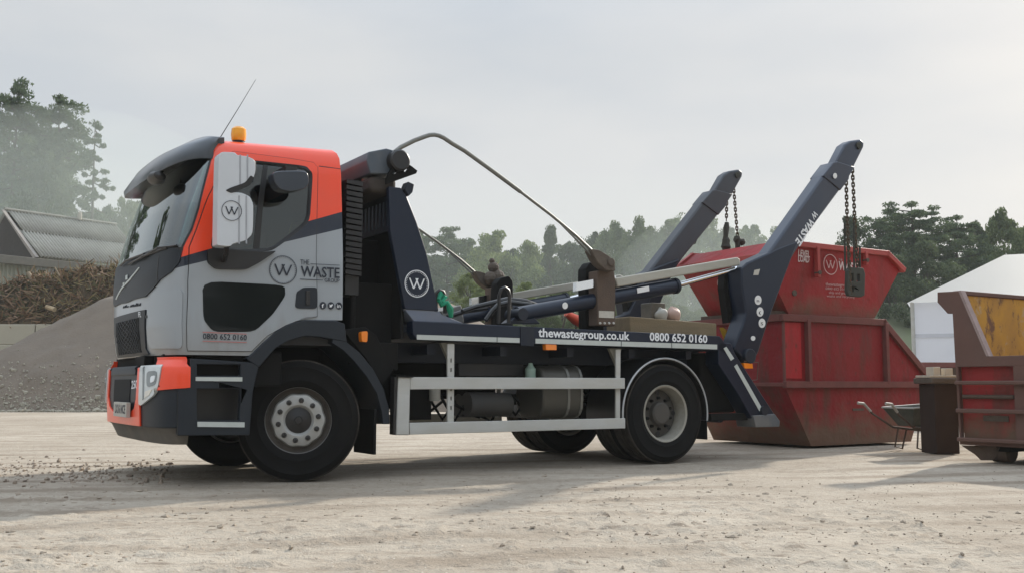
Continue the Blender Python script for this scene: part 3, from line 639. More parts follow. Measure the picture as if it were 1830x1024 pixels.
q = MB(); q.prism(PL([(600, 590), (640, 585), (660, 600), (690, 660), (670, 690), (640, 640), (615, 610)], .3), .14, .5); q.build('arch_bracket', M_dark, truck, bevel=.01)

# wheels
def tyre_mb(Rr=.515, w2=.15):
    b = MB(); prof = [(.285, -w2 + .03), (.30, -w2 + .012), (.335, -w2 + .002), (.345, -w2 - .004), (.352, -w2 - .001), (.40, -w2 - .006), (.452, -w2 - .003), (.458, -w2 - .007), (.466, -w2 + .002), (.487, -w2 + .008), (.500, -w2 + .016), (Rr - .006, -w2 + .028), (Rr, -w2 + .045)]
    prof += [(r, -h) for r, h in reversed(prof)]; b.lathe(prof, seg=72)
    return b
def tread_mb(Rr=.515):
    b = MB()
    for y0 in (-.10, -.035, .035, .10):     # raised tread ribs
        b.lathe([(Rr - .004, y0 - .028), (Rr + .008, y0 - .024), (Rr + .008, y0 + .024), (Rr - .004, y0 + .028)], seg=72)
    return b
tyre_me = None; NUTS = {}
def wheel(loc, rz, front, side):
    """side -1: outer face towards -y"""
    hub = MB(); nuts = MB(); rim = MB(); s = 1
    if front:
        rim.lathe([(.290, -.118), (.300, -.125), (.296, -.128), (.282, -.10), (.272, .10), (.29, .12)], seg=60)
        # dished white disc with scalloped outer edge
        prof = [(.112, -.085), (.124, -.102), (.134, -.110), (.205, -.110), (.218, -.104)]
        seg = 80; vs = []
        for r, h in prof + [(.226, -.09), (.230, -.06)]:
            for k in range(seg):
                a = 2 * math.pi * k / seg; rr = r * (1 + (.022 * math.cos(10 * a) if .204 < r < .24 else 0)); vs.append((rr * math.cos(a), h, rr * math.sin(a)))
        n = len(prof) + 2; hub.add(vs, [(i * seg + k, i * seg + (k + 1) % seg, (i + 1) * seg + (k + 1) % seg, (i + 1) * seg + k) for i in range(n - 1) for k in range(seg)])
        npos = [(.172 * math.cos(2 * math.pi * (k + .3) / 10), 0, .172 * math.sin(2 * math.pi * (k + .3) / 10)) for k in range(10)]; nprof = [(.001, -.140), (.015, -.138), (.017, -.128), (.024, -.108)]
        nuts.lathe([(.001, -.100), (.06, -.098), (.085, -.085), (.118, -.082)], seg=32); nuts.lathe([(.001, -.115), (.03, -.113), (.034, -.1)], seg=12)
        MHub = M_steelw
    else:
        rim.lathe([(.285, -.128), (.305, -.140), (.300, -.146), (.280, -.138), (.272, -.10), (.262, -.06), (.256, .05), (.262, .12)], seg=60)
        hub.lathe([(.262, .02), (.24, .0), (.17, -.012), (.125, -.018), (.12, -.07), (.10, -.085), (.001, -.088)], seg=48)
        npos = [(.165 * math.cos(2 * math.pi * (k + .5) / 10), 0, .165 * math.sin(2 * math.pi * (k + .5) / 10)) for k in range(10)]; nprof = [(.001, -.045), (.015, -.043), (.018, -.012)]
        hpos = [(.215 * math.cos(2 * math.pi * k / 8), 0, .215 * math.sin(2 * math.pi * k / 8)) for k in range(8)]
        MHub = mat('rear_hub', (.05, .047, .042), .7, dust=.5, dcol=(.12, .10, .08))
    hb = hub.build('wheel', MHub, truck, smooth=True, loc=loc, rot=(0, 0, rz + (0 if side < 0 else math.pi)))
    rim.build('rim', mat('rim_steel', (.30, .30, .29), .4, metal=.5, dust=.3) if front else M_rimold, hb, smooth=True)
    if front: nuts.build('hub_cap', M_black, hb, smooth=True); MB().lathe([(.20, -.045), (.25, -.04), (.288, -.075)], seg=48).build('wheel_dish', mat('dish_dark', (.03, .028, .025), .7, dust=.4), hb, smooth=True)
    kk = 'f' if front else 'r'
    if kk not in NUTS:
        b1 = MB().lathe(nprof, seg=10).build('wheel_nut', M_black if front else M_dark, smooth=True); NUTS[kk] = b1.data; bpy.data.objects.remove(b1)
        if not front: b1 = MB().lathe([(.001, -.012), (.027, -.011), (.027, -.004)], seg=14).build('hand_hole', M_black); NUTS['h'] = b1.data; bpy.data.objects.remove(b1)
    for nm, ps, key in (('wheel_nut', npos, kk),) + ((('hand_hole', hpos, 'h'),) if not front else ()):
        for p in ps: o = bpy.data.objects.new(nm, NUTS[key]); COL.objects.link(o); o.parent = hb; o.location = p
    global tyre_me
    if tyre_me is None: ty = tyre_mb().build('tyre', M_rubber, hb, smooth=True, angle=40); tyre_me = ty.data; q = tread_mb().build('tread', M_tread, smooth=True); NUTS['t'] = q.data; bpy.data.objects.remove(q)
    else: ty = bpy.data.objects.new('tyre', tyre_me); COL.objects.link(ty); ty.parent = hb
    tr = bpy.data.objects.new('tread', NUTS['t']); COL.objects.link(tr); tr.parent = hb
    return hb
WZ = .512
wheel((0, .27, WZ), R(-21), True, -1); wheel((0, 2.23, WZ), R(-21), True, 1)
for yy, sd_ in ((.19, -1), (.53, 1), (1.97, -1), (2.31, 1)): wheel((4.0, yy, WZ), 0, False, sd_)
q = MB(); q.tube([(0, .4, .5), (0, 2.1, .5)], .06, 10); q.build('front_axle', M_dark, truck, smooth=True); q = MB(); q.tube([(4, .5, .52), (4, 2.0, .52)], .09, 12); q.lathe([(.001, -.24), (.15, -.2), (.22, -.08), (.22, .08), (.15, .2), (.001, .24)], (4, 1.25, .52), seg=20); q.build('rear_axle', M_dark, truck, smooth=True)

# chassis, engine, gearbox, cross members
q = MB()
for y0 in (.80, 1.62): q.box((-.95, y0, .78), (4.95, y0 + .08, 1.03))
for x0 in (.9, 1.8, 2.6, 3.3, 4.7): q.box((x0, .88, .82), (x0 + .08, 1.62, 1.0))
for y0 in (.78, 1.66):   # rear spring packs
    for i, l in enumerate((1.5, 1.25, 1.0, .7)): q.box((4 - l / 2, y0, .66 + i * -.022), (4 + l / 2, y0 + .09, .68 + i * -.022))
q.build('chassis', M_dark, truck)
q = MB(); q.box((-.85, .72, .62), (.55, 1.80, 1.32)); q.box((.55, .95, .58), (1.3, 1.55, 1.0)); q.tube([(1.3, 1.25, .78), (3.8, 1.25, .58)], .06, 10); q.box((-.75, .85, .45), (.2, 1.6, .62)); q.box((-.95, .15, .80), (-.2, .72, 1.1)); q.build('engine', M_dark, truck, bevel=.03)
q = MB(); q.box((.34, .62, .62), (.92, 1.6, 2.2)); q.build('exhaust_stack', M_dark, truck, bevel=.02)

# louvred air intake behind the cab
lo = MB(); lo.box((.37, .16, 1.62), (.50, .42, 2.66))
for k in range(17):
    z = 1.80 + k * .051; lo.add([(.345, .10, z), (.345, .16, z), (.345, .16, z + .03), (.345, .10, z + .03)] + [(.50, .10, z - .015), (.50, .16, z - .015), (.50, .16, z + .025), (.50, .10, z + .025)], [(0, 1, 2, 3), (4, 7, 6, 5), (0, 4, 5, 1), (1, 5, 6, 2), (2, 6, 7, 3), (3, 7, 4, 0)])
lo.build('air_intake', M_black, truck)

# bulkhead tower
NP = PL([(695, 334), (716, 336), (727, 352), (745, 398), (763, 455), (784, 555), (724, 552), (710, 480), (697, 410)], .05)
for mir in (False, True):
    f = (lambda y: 2 * YC - y) if mir else (lambda y: y)
    tw = MB().prism(NP, f(.05), f(.11)).build('bulkhead_side', M_navy, truck, bevel=.006)
    MB().prism(PL([(721, 340), (727, 326), (738, 331), (735, 345), (728, 352)], .06), f(.03), f(.14)).build('bulkhead_lug', M_navyd, tw, bevel=.006)
te = T(745, 507, .047); emblem('tower_emblem', te, .125, .048, M_letter, truck, ring=.008)
z0 = T(695, 410, .1)[1]; z1 = T(695, 336, .1)[1]; xb = .80
slots = []
for k in range(26):
    y0 = .20 + k * .082; slots.append([(y0, z0 + .05), (y0 + .038, z0 + .05), (y0 + .038, z1 - .10), (y0, z1 - .10)])
MB().prism([(.112, z0), (2.388, z0), (2.388, z1), (.112, z1)], xb, xb + .02, 'x', holes=slots).build('bulkhead_grille', M_navyd, truck)
MB().box((xb - .03, .112, z1 - .02), (xb + .05, 2.388, z1 + .01)).build('bulkhead_rail', M_navyd, truck, bevel=.005)
MB().box((.90, .115, 1.24), (.93, 2.385, z0 + .09)).build('bulkhead_panel', M_dark, truck)
q = MB(); q.box((.50, .30, 1.06), (.90, 2.2, 1.75)); q.box((.55, .16, .95), (.9, .45, 1.2)); q.tube([(.45, .2, 1.0), (.47, .2, 1.9), (.5, .25, 2.2)], .03, 8); q.build('battery_box', M_dark, truck, bevel=.02)
sup = MB().box((.60, .30, z1), (.64, .36, 2.80)).build('roller_post', M_alu, truck)
# sheet roller housing
a = T(690, 266, .1); b_ = T(715, 287, .02)
rx, rz = b_
HX = [(rx - .30, rz - .02), (rx - .28, rz + .06), (rx - .10, rz + .115), (rx + .02, rz + .10), (rx + .06, rz - .02), (rx - .02, rz - .12), (rx - .26, rz - .14)]
hs = MB().prism(HX, .10, 2.40).build('sheet_roller', mat('roller_navy_grey', (.045, .065, .088), .45, dust=.2), truck, bevel=.01)
MB().box((.313, .25, 1.2), (.33, 2.25, 2.80)).build('cab_rear_panel', M_dark, truck, bevel=.004)
MB().lathe([(.001, -.0), (.085, .0), (.10, .015), (.10, .10)], (rx, .0, rz), seg=28).build('roller_cap', M_black, hs, smooth=True)
tp = PL([(690, 318), (690, 330), (743, 311), (745, 306), (735, 298), (722, 290), (700, 300)], .06)
MB().prism(tp, .05, .08, holes=[PL([(700, 311), (706, 307), (709, 309), (703, 313)], .06), PL([(721, 307), (726, 300), (729, 302), (724, 309)], .06)]).build('roller_bracket', M_dark, hs)
q = MB(); q.box((rx - .25, .12, rz - .30), (rx + .02, 2.3, rz - .15)); q.build('folded_load_sheet', mat('brown_sheet', (.045, .036, .03), .9, bump=.5, bscale=15), truck, bevel=.04)

# deck
DK = PL([(737, 573), (1286, 600), (1290, 604), (1308, 632), (1292, 630), (1284, 625), (745, 606), (738, 596)], .03)
for mir in (False, True):
    f = (lambda y: 2 * YC - y) if mir else (lambda y: y)
    dk = MB().prism(DK, f(.03), f(.16)).build('deck_rail', M_navy, truck, bevel=.006)
    if not mir:
        for k, (x0, x1) in enumerate(((745, 888), (889, 929), (957, 1110), (1111, 1200), (1201, 1282))):
            ya, yb = 597.5 + (x0 - 745) * .0330, 597.5 + (x1 - 745) * .0330
            MB().prism(PL([(x0, ya), (x1 - .5, yb), (x1 - .5, yb + 8.6), (x0, ya + 8.6)], .026), .024, .030).build('reflective_strip', M_tape, dk)
        MB().prism(PL([(930, 583), (954, 584), (954, 618), (930, 617)], .026), .02, .030).build('lashing_plate', M_navyd, dk)
        text('web_lettering', 'thewastegroup.co.uk', (962, 601), (1125, 607), .088, M_letter, dk, YP(.026), .001, .022)
        text('phone_lettering', '0800 652 0160', (1161, 608), (1264, 612), .088, M_letter, dk, YP(.026), .001, .022)
pz1 = T(760, 575, .2)[1]
q = MB(); q.prism([(.95, 1.36), (4.75, 1.235), (4.75, 1.19), (.95, 1.30)], .162, 2.338); q.box((.98, .5, 1.03), (4.9, .58, 1.22)); q.box((.98, 1.92, 1.03), (4.9, 2.0, 1.22))
for x0 in (1.2, 2.0, 2.8, 3.6, 4.4): q.box((x0, .165, 1.10), (x0 + .08, 2.335, 1.19))
q.build('deck', M_navyd, truck)
# ledge at the foot of the tower; its lit look is painted as paler navy
MB().prism(PL([(724, 553), (785, 556), (790, 562), (828, 577), (740, 574)], .06), .06, .8).build('deck_step', mat('lit_navy_steel', (.11, .14, .20), .4, dust=.3), truck, bevel=.004)
MB().prism(PL([(784, 556), (820, 545), (826, 577), (790, 575)], .9), .85, 1.5).build('valve_box', mat('valve_grey', (.16, .16, .15), .6, dust=.4), truck, bevel=.01)

# sheeting arm, near and far, with knuckles
path = [(706, 272), (716, 264), (740, 252), (760, 244.5), (768, 242), (776, 241.5), (784, 243), (793, 247), (808, 257), (830, 270), (880, 306), (930, 343), (985, 385), (1030, 422), (1068, 458)]
pp = [T(x, y, .05) for x, y in path]
for mir in (False, True):
    f = (lambda y: 2 * YC - y) if mir else (lambda y: y)
    q = MB(); q.tube([(x, f(.05), z) for x, z in pp[:12]], .021, 10); sa = q.build('sheeting_arm', M_tube, truck, smooth=True)
    q = MB(); q.tube([(x, f(.05), z) for x, z in pp[11:]], .015, 10); q.tube([(T(1000, 398, .05)[0], f(.05), T(1000, 398, .05)[1]), (T(1076, 476, .05)[0], f(.05), T(1076, 476, .05)[1])], .011, 8)
    q.build('sheeting_arm_rod', M_tube, sa, smooth=True)
    kn = MB(); kn.prism(PL(rnd([(1050, 446), (1066, 448), (1086, 460), (1094, 474), (1095, 486), (1078, 484), (1062, 470)], .15, 2), .05), f(.0), f(.12)); kc = T(1086, 470, .05)
    kn.tube([(kc[0], f(-.02), kc[1]), (kc[0], f(.16), kc[1])], .045, 12); kn.build('arm_knuckle', M_lump, sa, bevel=.008)

# posts that carry the sheeting arms
PO = PL([(1068, 484), (1097, 482), (1100, 500), (1100, 582), (1068, 581)], .10)
PB = PL(rnd([(1044, 482), (1052, 470), (1068, 466), (1076, 478), (1076, 540), (1078, 600), (1046, 598)], .12, 2), .3)
for mir in (False, True):
    f = (lambda y: 2 * YC - y) if mir else (lambda y: y)
    po = MB().prism(PO, f(.10), f(.26)).build('arm_post', M_rust, truck, bevel=.008)
    MB().prism(PB, f(.28), f(.42)).build('post_backplate', M_dark, po, bevel=.008)
    if not mir:
        MB().prism(PL([(1070, 555), (1097, 556), (1097, 568), (1070, 567)], .10), .094, .099).build('post_sticker', M_dull, po)
        nb = MB()
        for k in range(4): c = T(1072 + k * 8, 577, .1); nb.lathe([(.001, -.014), (.012, -.012), (.013, 0)], (c[0], .1, c[1]), seg=8)
        nb.build('post_bolt', M_alu, po)
    else:
        lp = MB(); c = T(1084, 478, .1)
        for (dx, dz, r) in ((-.06, .08, .09), (.03, .10, .10), (-.02, .22, .07), (.10, .05, .07), (-.04, .30, .035)):
            ps = [(r * math.sin(t), -r * math.cos(t)) for t in np.linspace(.02, 3.12, 8)]; lp.lathe(ps, (c[0] + dx, f(.14), c[1] + dz), 'z', 12)
        lp.build('rusty_knuckle_block', M_lump, po)

# lifting arms
def q_(pts, c=.1): return PL(pts, c)
BOOM = q_([(1366, 460), (1377, 444), (1470, 312), (1501, 338), (1435, 427), (1408, 470)])
SLEEVE = q_([(1467, 316), (1486, 291), (1493, 290), (1524, 300), (1514, 316), (1513, 322), (1498, 342)])
INNER = q_([(1490, 298), (1510, 259), (1520, 252), (1538, 249), (1545, 255), (1544, 264), (1524, 304)])
KNEE = q_([(1322, 480), (1332, 470), (1372, 452), (1385, 445), (1425, 430), (1412, 462), (1392, 515), (1372, 568), (1353, 628), (1346, 642), (1326, 641), (1308, 622), (1324, 580), (1330, 560), (1322, 510)])
for mir in (False, True):
    f = (lambda y: 2 * YC - y) if mir else (lambda y: y)
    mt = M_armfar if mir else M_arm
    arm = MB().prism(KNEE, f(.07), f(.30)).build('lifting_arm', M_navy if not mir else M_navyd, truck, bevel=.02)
    MB().prism(BOOM, f(.075), f(.27)).build('arm_boom', mt, arm, bevel=.03, seg=3)
    MB().prism(SLEEVE, f(.062), f(.285)).build('arm_sleeve', mt, arm, bevel=.012)
    MB().prism(INNER, f(.10), f(.25)).build('arm_extension', mt, arm, bevel=.025, seg=3)
    c = T(1531, 262, .1); tb = MB(); tb.tube([(c[0] + .03, f(.08), c[1] + .01), (c[0] + .03, f(.27), c[1] + .01)], .045, 14); tb.build('arm_tip_pin', M_hook, arm, smooth=True)
    c = T(1333, 636, .1); tb = MB(); tb.tube([(c[0], f(.02), c[1]), (c[0], f(.45), c[1])], .085, 18); tb.build('pivot_pin', M_navyd, arm, bevel=.01)
    db = MB().prism(PL([(1322, 486), (1340, 478), (1345, 540), (1338, 570), (1330, 575), (1328, 560), (1321, 512)], .05), f(.30), f(.40)).build('arm_web', M_dark, arm)
    hk = MB(); hp = [T(1448, 402, .1), T(1462, 398, .1), T(1466, 388, .1)]; hk.tube([(x, f(.2), z) for x, z in hp], .008, 6); hk.build('hose_guide', M_black, arm)
    # ram, rod, pale beam
    r0, r1, r2 = T(925, 562, .2), T(1206, 511, .2), T(1326, 478, .2)
    rm = MB(); rm.tube([(r0[0], f(.2), r0[1]), (r1[0], f(.2), r1[1])], .078, 20); ram = rm.build('lifting_ram', M_navy, truck, smooth=True, angle=50)
    rm = MB(); rm.tube([(r1[0], f(.2), r1[1]), (r2[0], f(.2), r2[1])], .030, 14); rm.build('ram_rod', M_chrome, ram, smooth=True, angle=60)
    rm = MB(); rm.tube([(r1[0] - .02, f(.2), r1[1] - .003), (r1[0] + .02, f(.2), r1[1] + .003)], .088, 20); rm.build('ram_collar', M_navyd, ram, smooth=True, angle=50); rm = MB(); rm.tube([(r0[0] - .01, f(.08), r0[1]), (r0[0] - .01, f(.34), r0[1])], .06, 14)
    rm.build('ram_pivot', M_navyd, ram, smooth=True, angle=50)
    bm_ = MB().prism(PL([(1100, 497), (1318, 460), (1323, 463), (1323, 474), (1104, 513)], .12), f(.12), f(.22)).build('ram_beam', M_beam, truck, bevel=.012)
    bm2 = MB().prism(PL([(1030, 505), (1100, 492), (1104, 505), (1030, 520)], .14), f(.14), f(.20)).build('beam_rod', M_chrome, bm_)
    if not mir:
        MB().prism(PL(ellipse(1009.5, 546, 4.8, 6, 16), .12), .119, .115).build('ram_sticker', M_white, ram)
        MB().prism(PL([(1138, 515), (1159, 511), (1160, 520), (1139, 524)], .12), .119, .115).build('ram_label', M_white, ram)
        for i, (px, py) in enumerate(((1354.5, 536), (1358, 557), (1361.5, 577))):
            st = MB().prism(PL(ellipse(px, py, 6, 8.4, 20), .07), .069, .066).build('arm_sticker', M_white, arm)
            wd = text('sticker_symbol', 'm(S'[i], (px - 2, py + 3.5), (px + 2.2, py + 3.5), .035, M_ink, st, YP(.066), .001, .01)
        MB().prism(PL(ellipse(1345.5, 604, 4, 4.3, 14), .07), .069, .066).build('arm_sticker', M_white, arm)
        MB().prism(PL(ellipse(1492, 315, 3.5, 5, 14), .05), .049, .045).build('arm_sticker', M_white, arm)
        # lettering runs down the boom
        text('arm_lettering', 'WASTE', (1448.5, 389), (1421, 431), .10, M_letter, arm, YP(.075), .002, .03)
        text('arm_lettering', 'W', (1456, 376), (1449, 385), .08, M_letter, arm, YP(.075), .002, .02)
        MB().prism(PL([(1348, 483), (1358, 481), (1355, 492), (1346, 492)], .07), .069, .067).build('arm_label', M_dull, arm)
# rear stabiliser legs
SLG = PL([(1284, 612), (1306, 612), (1314, 632), (1352, 690), (1386, 742), (1392, 752), (1391, 762), (1352, 762), (1340, 740), (1320, 705), (1284, 650)], .03)
for mir in (False, True):
    f = (lambda y: 2 * YC - y) if mir else (lambda y: y)
    lg = MB().prism(SLG, f(.03), f(.24)).build('stabiliser_leg', M_navy, truck, bevel=.008)
    MB().prism(PL([(1345, 742), (1384, 739), (1393, 752), (1392, 762), (1350, 763)], .01), f(.0), f(.30)).build('leg_foot', mat('foot_steel', (.05, .07, .09), .5, dust=.5), lg, bevel=.008)
    c = T(1365, 733, .02); rb = MB(); rb.tube([(c[0], f(.0), c[1]), (c[0], f(.26), c[1])], .055, 14); rb.build('foot_pin', M_navyd, lg, smooth=True)
    for s4 in ([(1293, 622), (1298, 619), (1312, 640), (1306, 644)], [(1312, 654), (1317, 650), (1363, 731), (1357, 734)]):
        if not mir: MB().prism(PL(s4, .028), .026, .0295).build('reflective_strip', M_tape, lg)
    bx = PL([(1290, 640), (1322, 650), (1352, 700), (1352, 748), (1284, 738), (1282, 650)], .3)
MB().tube([(T(1282, 738, .3)[0], .25, .44), (T(1282, 738, .3)[0], 2.25, .44)], .05, 12).build('rear_cross_tube', M_navyd, truck, smooth=True)
q = MB(); q.box((4.72, .28, .50), (5.25, 2.22, 1.18)); q.build('rear_subframe', M_dark, truck, bevel=.03)
q = MB(); q.box((4.7, .1, .42), (5.45, .20, .50)); q.build('rear_bar', M_dark, truck, bevel=.01)
c = T(1337, 653, .03); MB().prism(PL([(1330, 648), (1345, 649), (1346, 658), (1331, 658)], .03), .03, .12).build('rear_lamp', M_amber, truck, bevel=.004)
MB().tube([(x, .04, z) for x, z in PL([(1330, 645), (1355, 647), (1353, 678), (1340, 680)], .04)], .006, 6).build('lamp_guard', M_rust, truck)
MB().prism(PL([(1290, 585), (1310, 600), (1300, 612)], .4), .38, .44).build('warning_flap', mat('yellow_paint', (.6, .35, .03), .6), truck)

# rear mudguards
cw = (4.0, T(1190, 739, .03)[1]); RO = .60
for mir in (False, True):
    f = (lambda y: 2 * YC - y) if mir else (lambda y: y)
    an = np.linspace(R(-8), R(188), 40)
    outer = [(cw[0] + RO * math.cos(a), cw[1] + RO * math.sin(a)) for a in an]; inn = [(cw[0] + (RO - .03) * math.cos(a), cw[1] + (RO - .03) * math.sin(a)) for a in reversed(an)]
    mg = MB().prism(outer + inn, f(.05), f(.66)).build('mudguard', M_black, truck, smooth=True)
    tr = [(cw[0] + (RO - .012) * math.cos(a), f(.04), cw[1] + (RO - .012) * math.sin(a)) for a in an]
    MB().tube(tr, .010, 6).build('mudguard_edge', mat('edge_trim', (.42, .43, .43), .4, metal=.3), mg, smooth=True)
    MB().box((4.60, min(f(.08), f(.64)), .22), (4.62, max(f(.08), f(.64)), .66)).build('mud_flap', M_rubber, truck)

# side guards
for mir in (False, True):
    f = (lambda y: 2 * YC - y) if mir else (lambda y: y)
    zt0, zt1 = T(800, 695, .02)[1], T(800, 673.5, .02)[1]; zb0, zb1 = T(735, 776, .02)[1], T(735, 755, .02)[1]; xg0 = T(733, 690, .02)[0]; xg1 = T(1117, 690, .02)[0]
    gd = MB().prism([(xg0, zt0), (xg1, zt0), (xg1, zt1), (xg0, zt1)], f(.02), f(.05)).build('side_guard', M_alu, truck, bevel=.005)
    MB().prism([(xg0, zb0), (xg1, zb0), (xg1, zb1), (xg0, zb1)], f(.02), f(.05)).build('guard_rail', M_alu, gd, bevel=.005)
    MB().prism(PL([(712, 673), (733, 674), (731, 777), (708, 777)], .02), f(.015), f(.06)).build('guard_post', M_alu, gd, bevel=.008)
    MB().prism(PL([(705, 672), (712, 673), (709, 777), (703, 776)], .03), f(.03), f(.11)).build('guard_end', M_black, gd)
    MB().prism(PL([(706, 670), (737, 671), (737, 674), (706, 673)], .02), f(.0), f(.12)).build('guard_cap', M_dark, gd)
    for (x0, x1, yt) in ((800, 812, 614), (1101, 1109, 624)):
        b0 = T(x0, 754, .055)[1]; hol = []
        P4 = PL([(x0, yt), (x1, yt), (x1 - 1, 756), (x0, 756)], .055)
        for k in range(6):
            yy = 640 + k * 17; hol.append(PL([(x0 + 5, yy), (x0 + 7.5, yy), (x0 + 7.5, yy + 7), (x0 + 5, yy + 7)], .055)) if x0 == 800 else None
        MB().prism(P4, f(.055), f(.075), holes=[h for h in hol if h]).build('guard_bracket', M_alu, gd)
        MB().prism(PL([(x0 - 12, yt - 2), (x0 + 10, yt - 2), (x0 + 2, yt + 30)], .08), f(.08), f(.12)).build('bracket_gusset', mat('bracket_green_grey', (.12, .12, .09), .7, dust=.5), gd)

# under-deck equipment (near side)
MB().box((T(820, 650, .45)[0], .45, T(820, 672, .45)[1]), (T(936, 650, .45)[0], .72, T(820, 648, .45)[1])).build('equipment_box', mat('box_dark_grey', (.035, .035, .04), .6, dust=.4, dcol=(.10, .09, .075)), truck, bevel=.012)
q = MB(); a, c = T(838, 722, .5), T(912, 722, .5); q.tube([(a[0], .55, a[1]), (c[0], .55, c[1])], .12, 18); q.tube([(a[0] + .1, .9, a[1] - .02), (c[0], .9, c[1] - .02)], .12, 18); q.build('air_tank', mat('tank_grey', (.04, .04, .042), .55, dust=.45, dcol=(.11, .1, .08)), truck, smooth=True, angle=50)
a = T(990, 702, .45)
fuel = MB(); hw, hh = .26, .27
pr = rnd([(-hw, -hh), (hw, -hh), (hw, hh), (-hw, hh)], .35, 5)
# tank lies along the truck: section in y,z
xa, xc = T(962, 700, .25)[0], T(1034, 700, .25)[0]; zc = T(990, 700, .25)[1]
fuel.prism([(y + .42, z + zc) for y, z in pr], xa, xc, 'x'); ft = fuel.build('fuel_tank', mat('fuel_tank_grey', (.075, .072, .062), .4, metal=.5, dust=.5, dcol=(.10, .09, .07)), truck, bevel=.02)
for xx in (T(1005, 700, .25)[0], T(1028, 700, .25)[0]):
    MB().prism([(y * 1.03 + .42, z * 1.03 + zc) for y, z in pr], xx, xx + .03, 'x').build('tank_strap', M_tube, ft)
a = T(948, 664, .3); MB().lathe([(.001, -.09), (.05, -.09), (.055, -.07), (.055, .03), (.03, .06), (.02, .09), (.001, .09)], (a[0], .3, a[1]), 'z', 16).build('fluid_bottle', mat('pale_green_plastic', (.35, .50, .42), .4, dust=.3), truck, smooth=True)
a = T(777, 703, .5); MB().lathe([(.001, -.07), (.05, -.07), (.055, -.06), (.055, .08), (.04, .10), (.001, .10)], (a[0], .5, a[1]), 'z', 16).build('filter_canister', mat('filter_white', (.42, .42, .38), .5, dust=.4), truck, smooth=True)
q = MB(); q.prism(PL([(975, 614), (995, 615), (995, 625), (976, 625)], .03), .03, .09); q.build('marker_lamp', M_amber, truck, bevel=.004)
q = MB()
for k in range(9):
    x0 = T(745 + k * 22, 700, .6)[0]; q.tube([(x0, .62, .62 + .1 * math.sin(k)), (x0 + .15, .60, .50 + .06 * math.cos(k * 2)), (x0 + .3, .62, .66)], .016, 6)
q.box((1.15, .55, .48), (1.45, .8, .92)); q.box((1.95, .75, .50), (2.3, 1.0, .95)); q.build('hoses_and_valves', M_dark, truck)
# grab hoops and hoses over the deck
for hp, y in (([(779, 556), (779, 524), (785, 519), (792, 521), (795, 528), (795, 560)], .1), ([(891, 577), (892, 528), (896, 517), (902, 514), (908, 518), (911, 528), (909, 577)], .12)):
    MB().tube([(x, y, z) for x, z in PL(hp, y)], .018, 8).build('grab_hoop', M_black, truck, smooth=True)
for hp, y in (([(826, 556), (850, 548), (880, 541), (905, 535), (940, 538), (965, 546), (948, 565), (935, 575)], .5), ([(868, 572), (880, 555), (890, 545), (910, 540), (950, 545)], .35), ([(800, 566), (830, 556), (870, 550)], .7)):
    MB().tube([(x, y, z) for x, z in PL(hp, y)], .026, 8).build('hydraulic_hose', M_black, truck, smooth=True)
MB().prism(PL([(908, 577), (925, 563), (950, 562), (966, 578)], .15), .15, .3).build('ram_mount', M_navy, truck, bevel=.008)
MB().prism(PL([(1070, 600), (1072, 575), (1120, 560), (1150, 500), (1175, 500), (1140, 575), (1135, 602)], 2.1), 2.05, 2.2).build('far_side_bracket', M_navyd, truck, bevel=.01)

# ================================================================== LOOSE THINGS ON AND IN THE TRUCK
class Frame:
    def __init__(s, ox, oy, yaw): s.o = np.array([ox, oy, 0.]); s.yaw = yaw; s.t = np.array([math.cos(yaw), math.sin(yaw), 0]); s.n = np.array([-math.sin(yaw), math.cos(yaw), 0])
    def P(s, px, py, c=0.):
        d = ray(px, py); C = CAM - s.o - s.n * c; k = -(C @ s.n) / (d @ s.n); Q = C + k * d; return (float(Q @ s.t), float(Q[2]))
    def PL(s, pts, c=0.): return [s.P(x, y, c) for x, y in pts]
    def plane(s, c): return lambda px, py: ((s.P(px, py, c)[0], c, s.P(px, py, c)[1]), (0, -1, 0))
TF = Frame(TX, TY, YAW)
def tw(x, y, z): q = ORG + x * t_ + y * n_ + z * z_; return (float(q[0]), float(q[1]), float(q[2]))
def at_truck(name, x, y, z, label, cat, group=None): return empty(name, tw(x, y, z), YAW, label, cat, group)
def local(o_x, o_y, o_z, pts): return pts
# timber beam on the rear of the deck
x0, x1 = T(1126, 590, .3)[0], T(1281, 592, .3)[0]; zb_ = 1.245; zt_ = T(1126, 565, .3)[1]
tm = MB(); tm.add([(0, 0, .05), (x1 - x0, 0, 0), (x1 - x0, .42, 0), (0, .42, .05), (0, 0, zt_ - zb_), (x1 - x0, 0, zt_ - zb_ - .035), (x1 - x0, .42, zt_ - zb_ - .035), (0, .42, zt_ - zb_)], [(0, 3, 2, 1), (4, 5, 6, 7), (0, 1, 5, 4), (1, 2, 6, 5), (2, 3, 7, 6), (3, 0, 4, 7)])
o = tm.build('timber_beam', M_wood, bevel=.012); o.location = tw(x0, .3, zb_); o.rotation_euler = (0, 0, YAW); tag(o, 'long scuffed timber beam lying on the rear of the truck deck', 'timber')
def blob(r, seed, sq=(1, 1, 1), amp=.12, seg=18, rings=12):
    rr = random.Random(seed); ph = [rr.uniform(0, 6) for _ in range(6)]; vs = []; fs = []
    for i in range(rings + 1):
        t = math.pi * i / rings
        for k in range(seg):
            a = 2 * math.pi * k / seg; q = 1 + amp * (math.sin(2 * a + ph[0]) * math.sin(t * 2 + ph[1]) + .6 * math.sin(3 * a + ph[2] + 2 * t) + .5 * math.cos(4 * t + ph[3] + a))
            vs.append((r * q * math.sin(t) * math.cos(a) * sq[0], r * q * math.sin(t) * math.sin(a) * sq[1], r * q * math.cos(t) * sq[2]))
    for i in range(rings):
        for k in range(seg): k2 = (k + 1) % seg; fs.append((i * seg + k, i * seg + k2, (i + 1) * seg + k2, (i + 1) * seg + k))
    return MB().add(vs, fs)
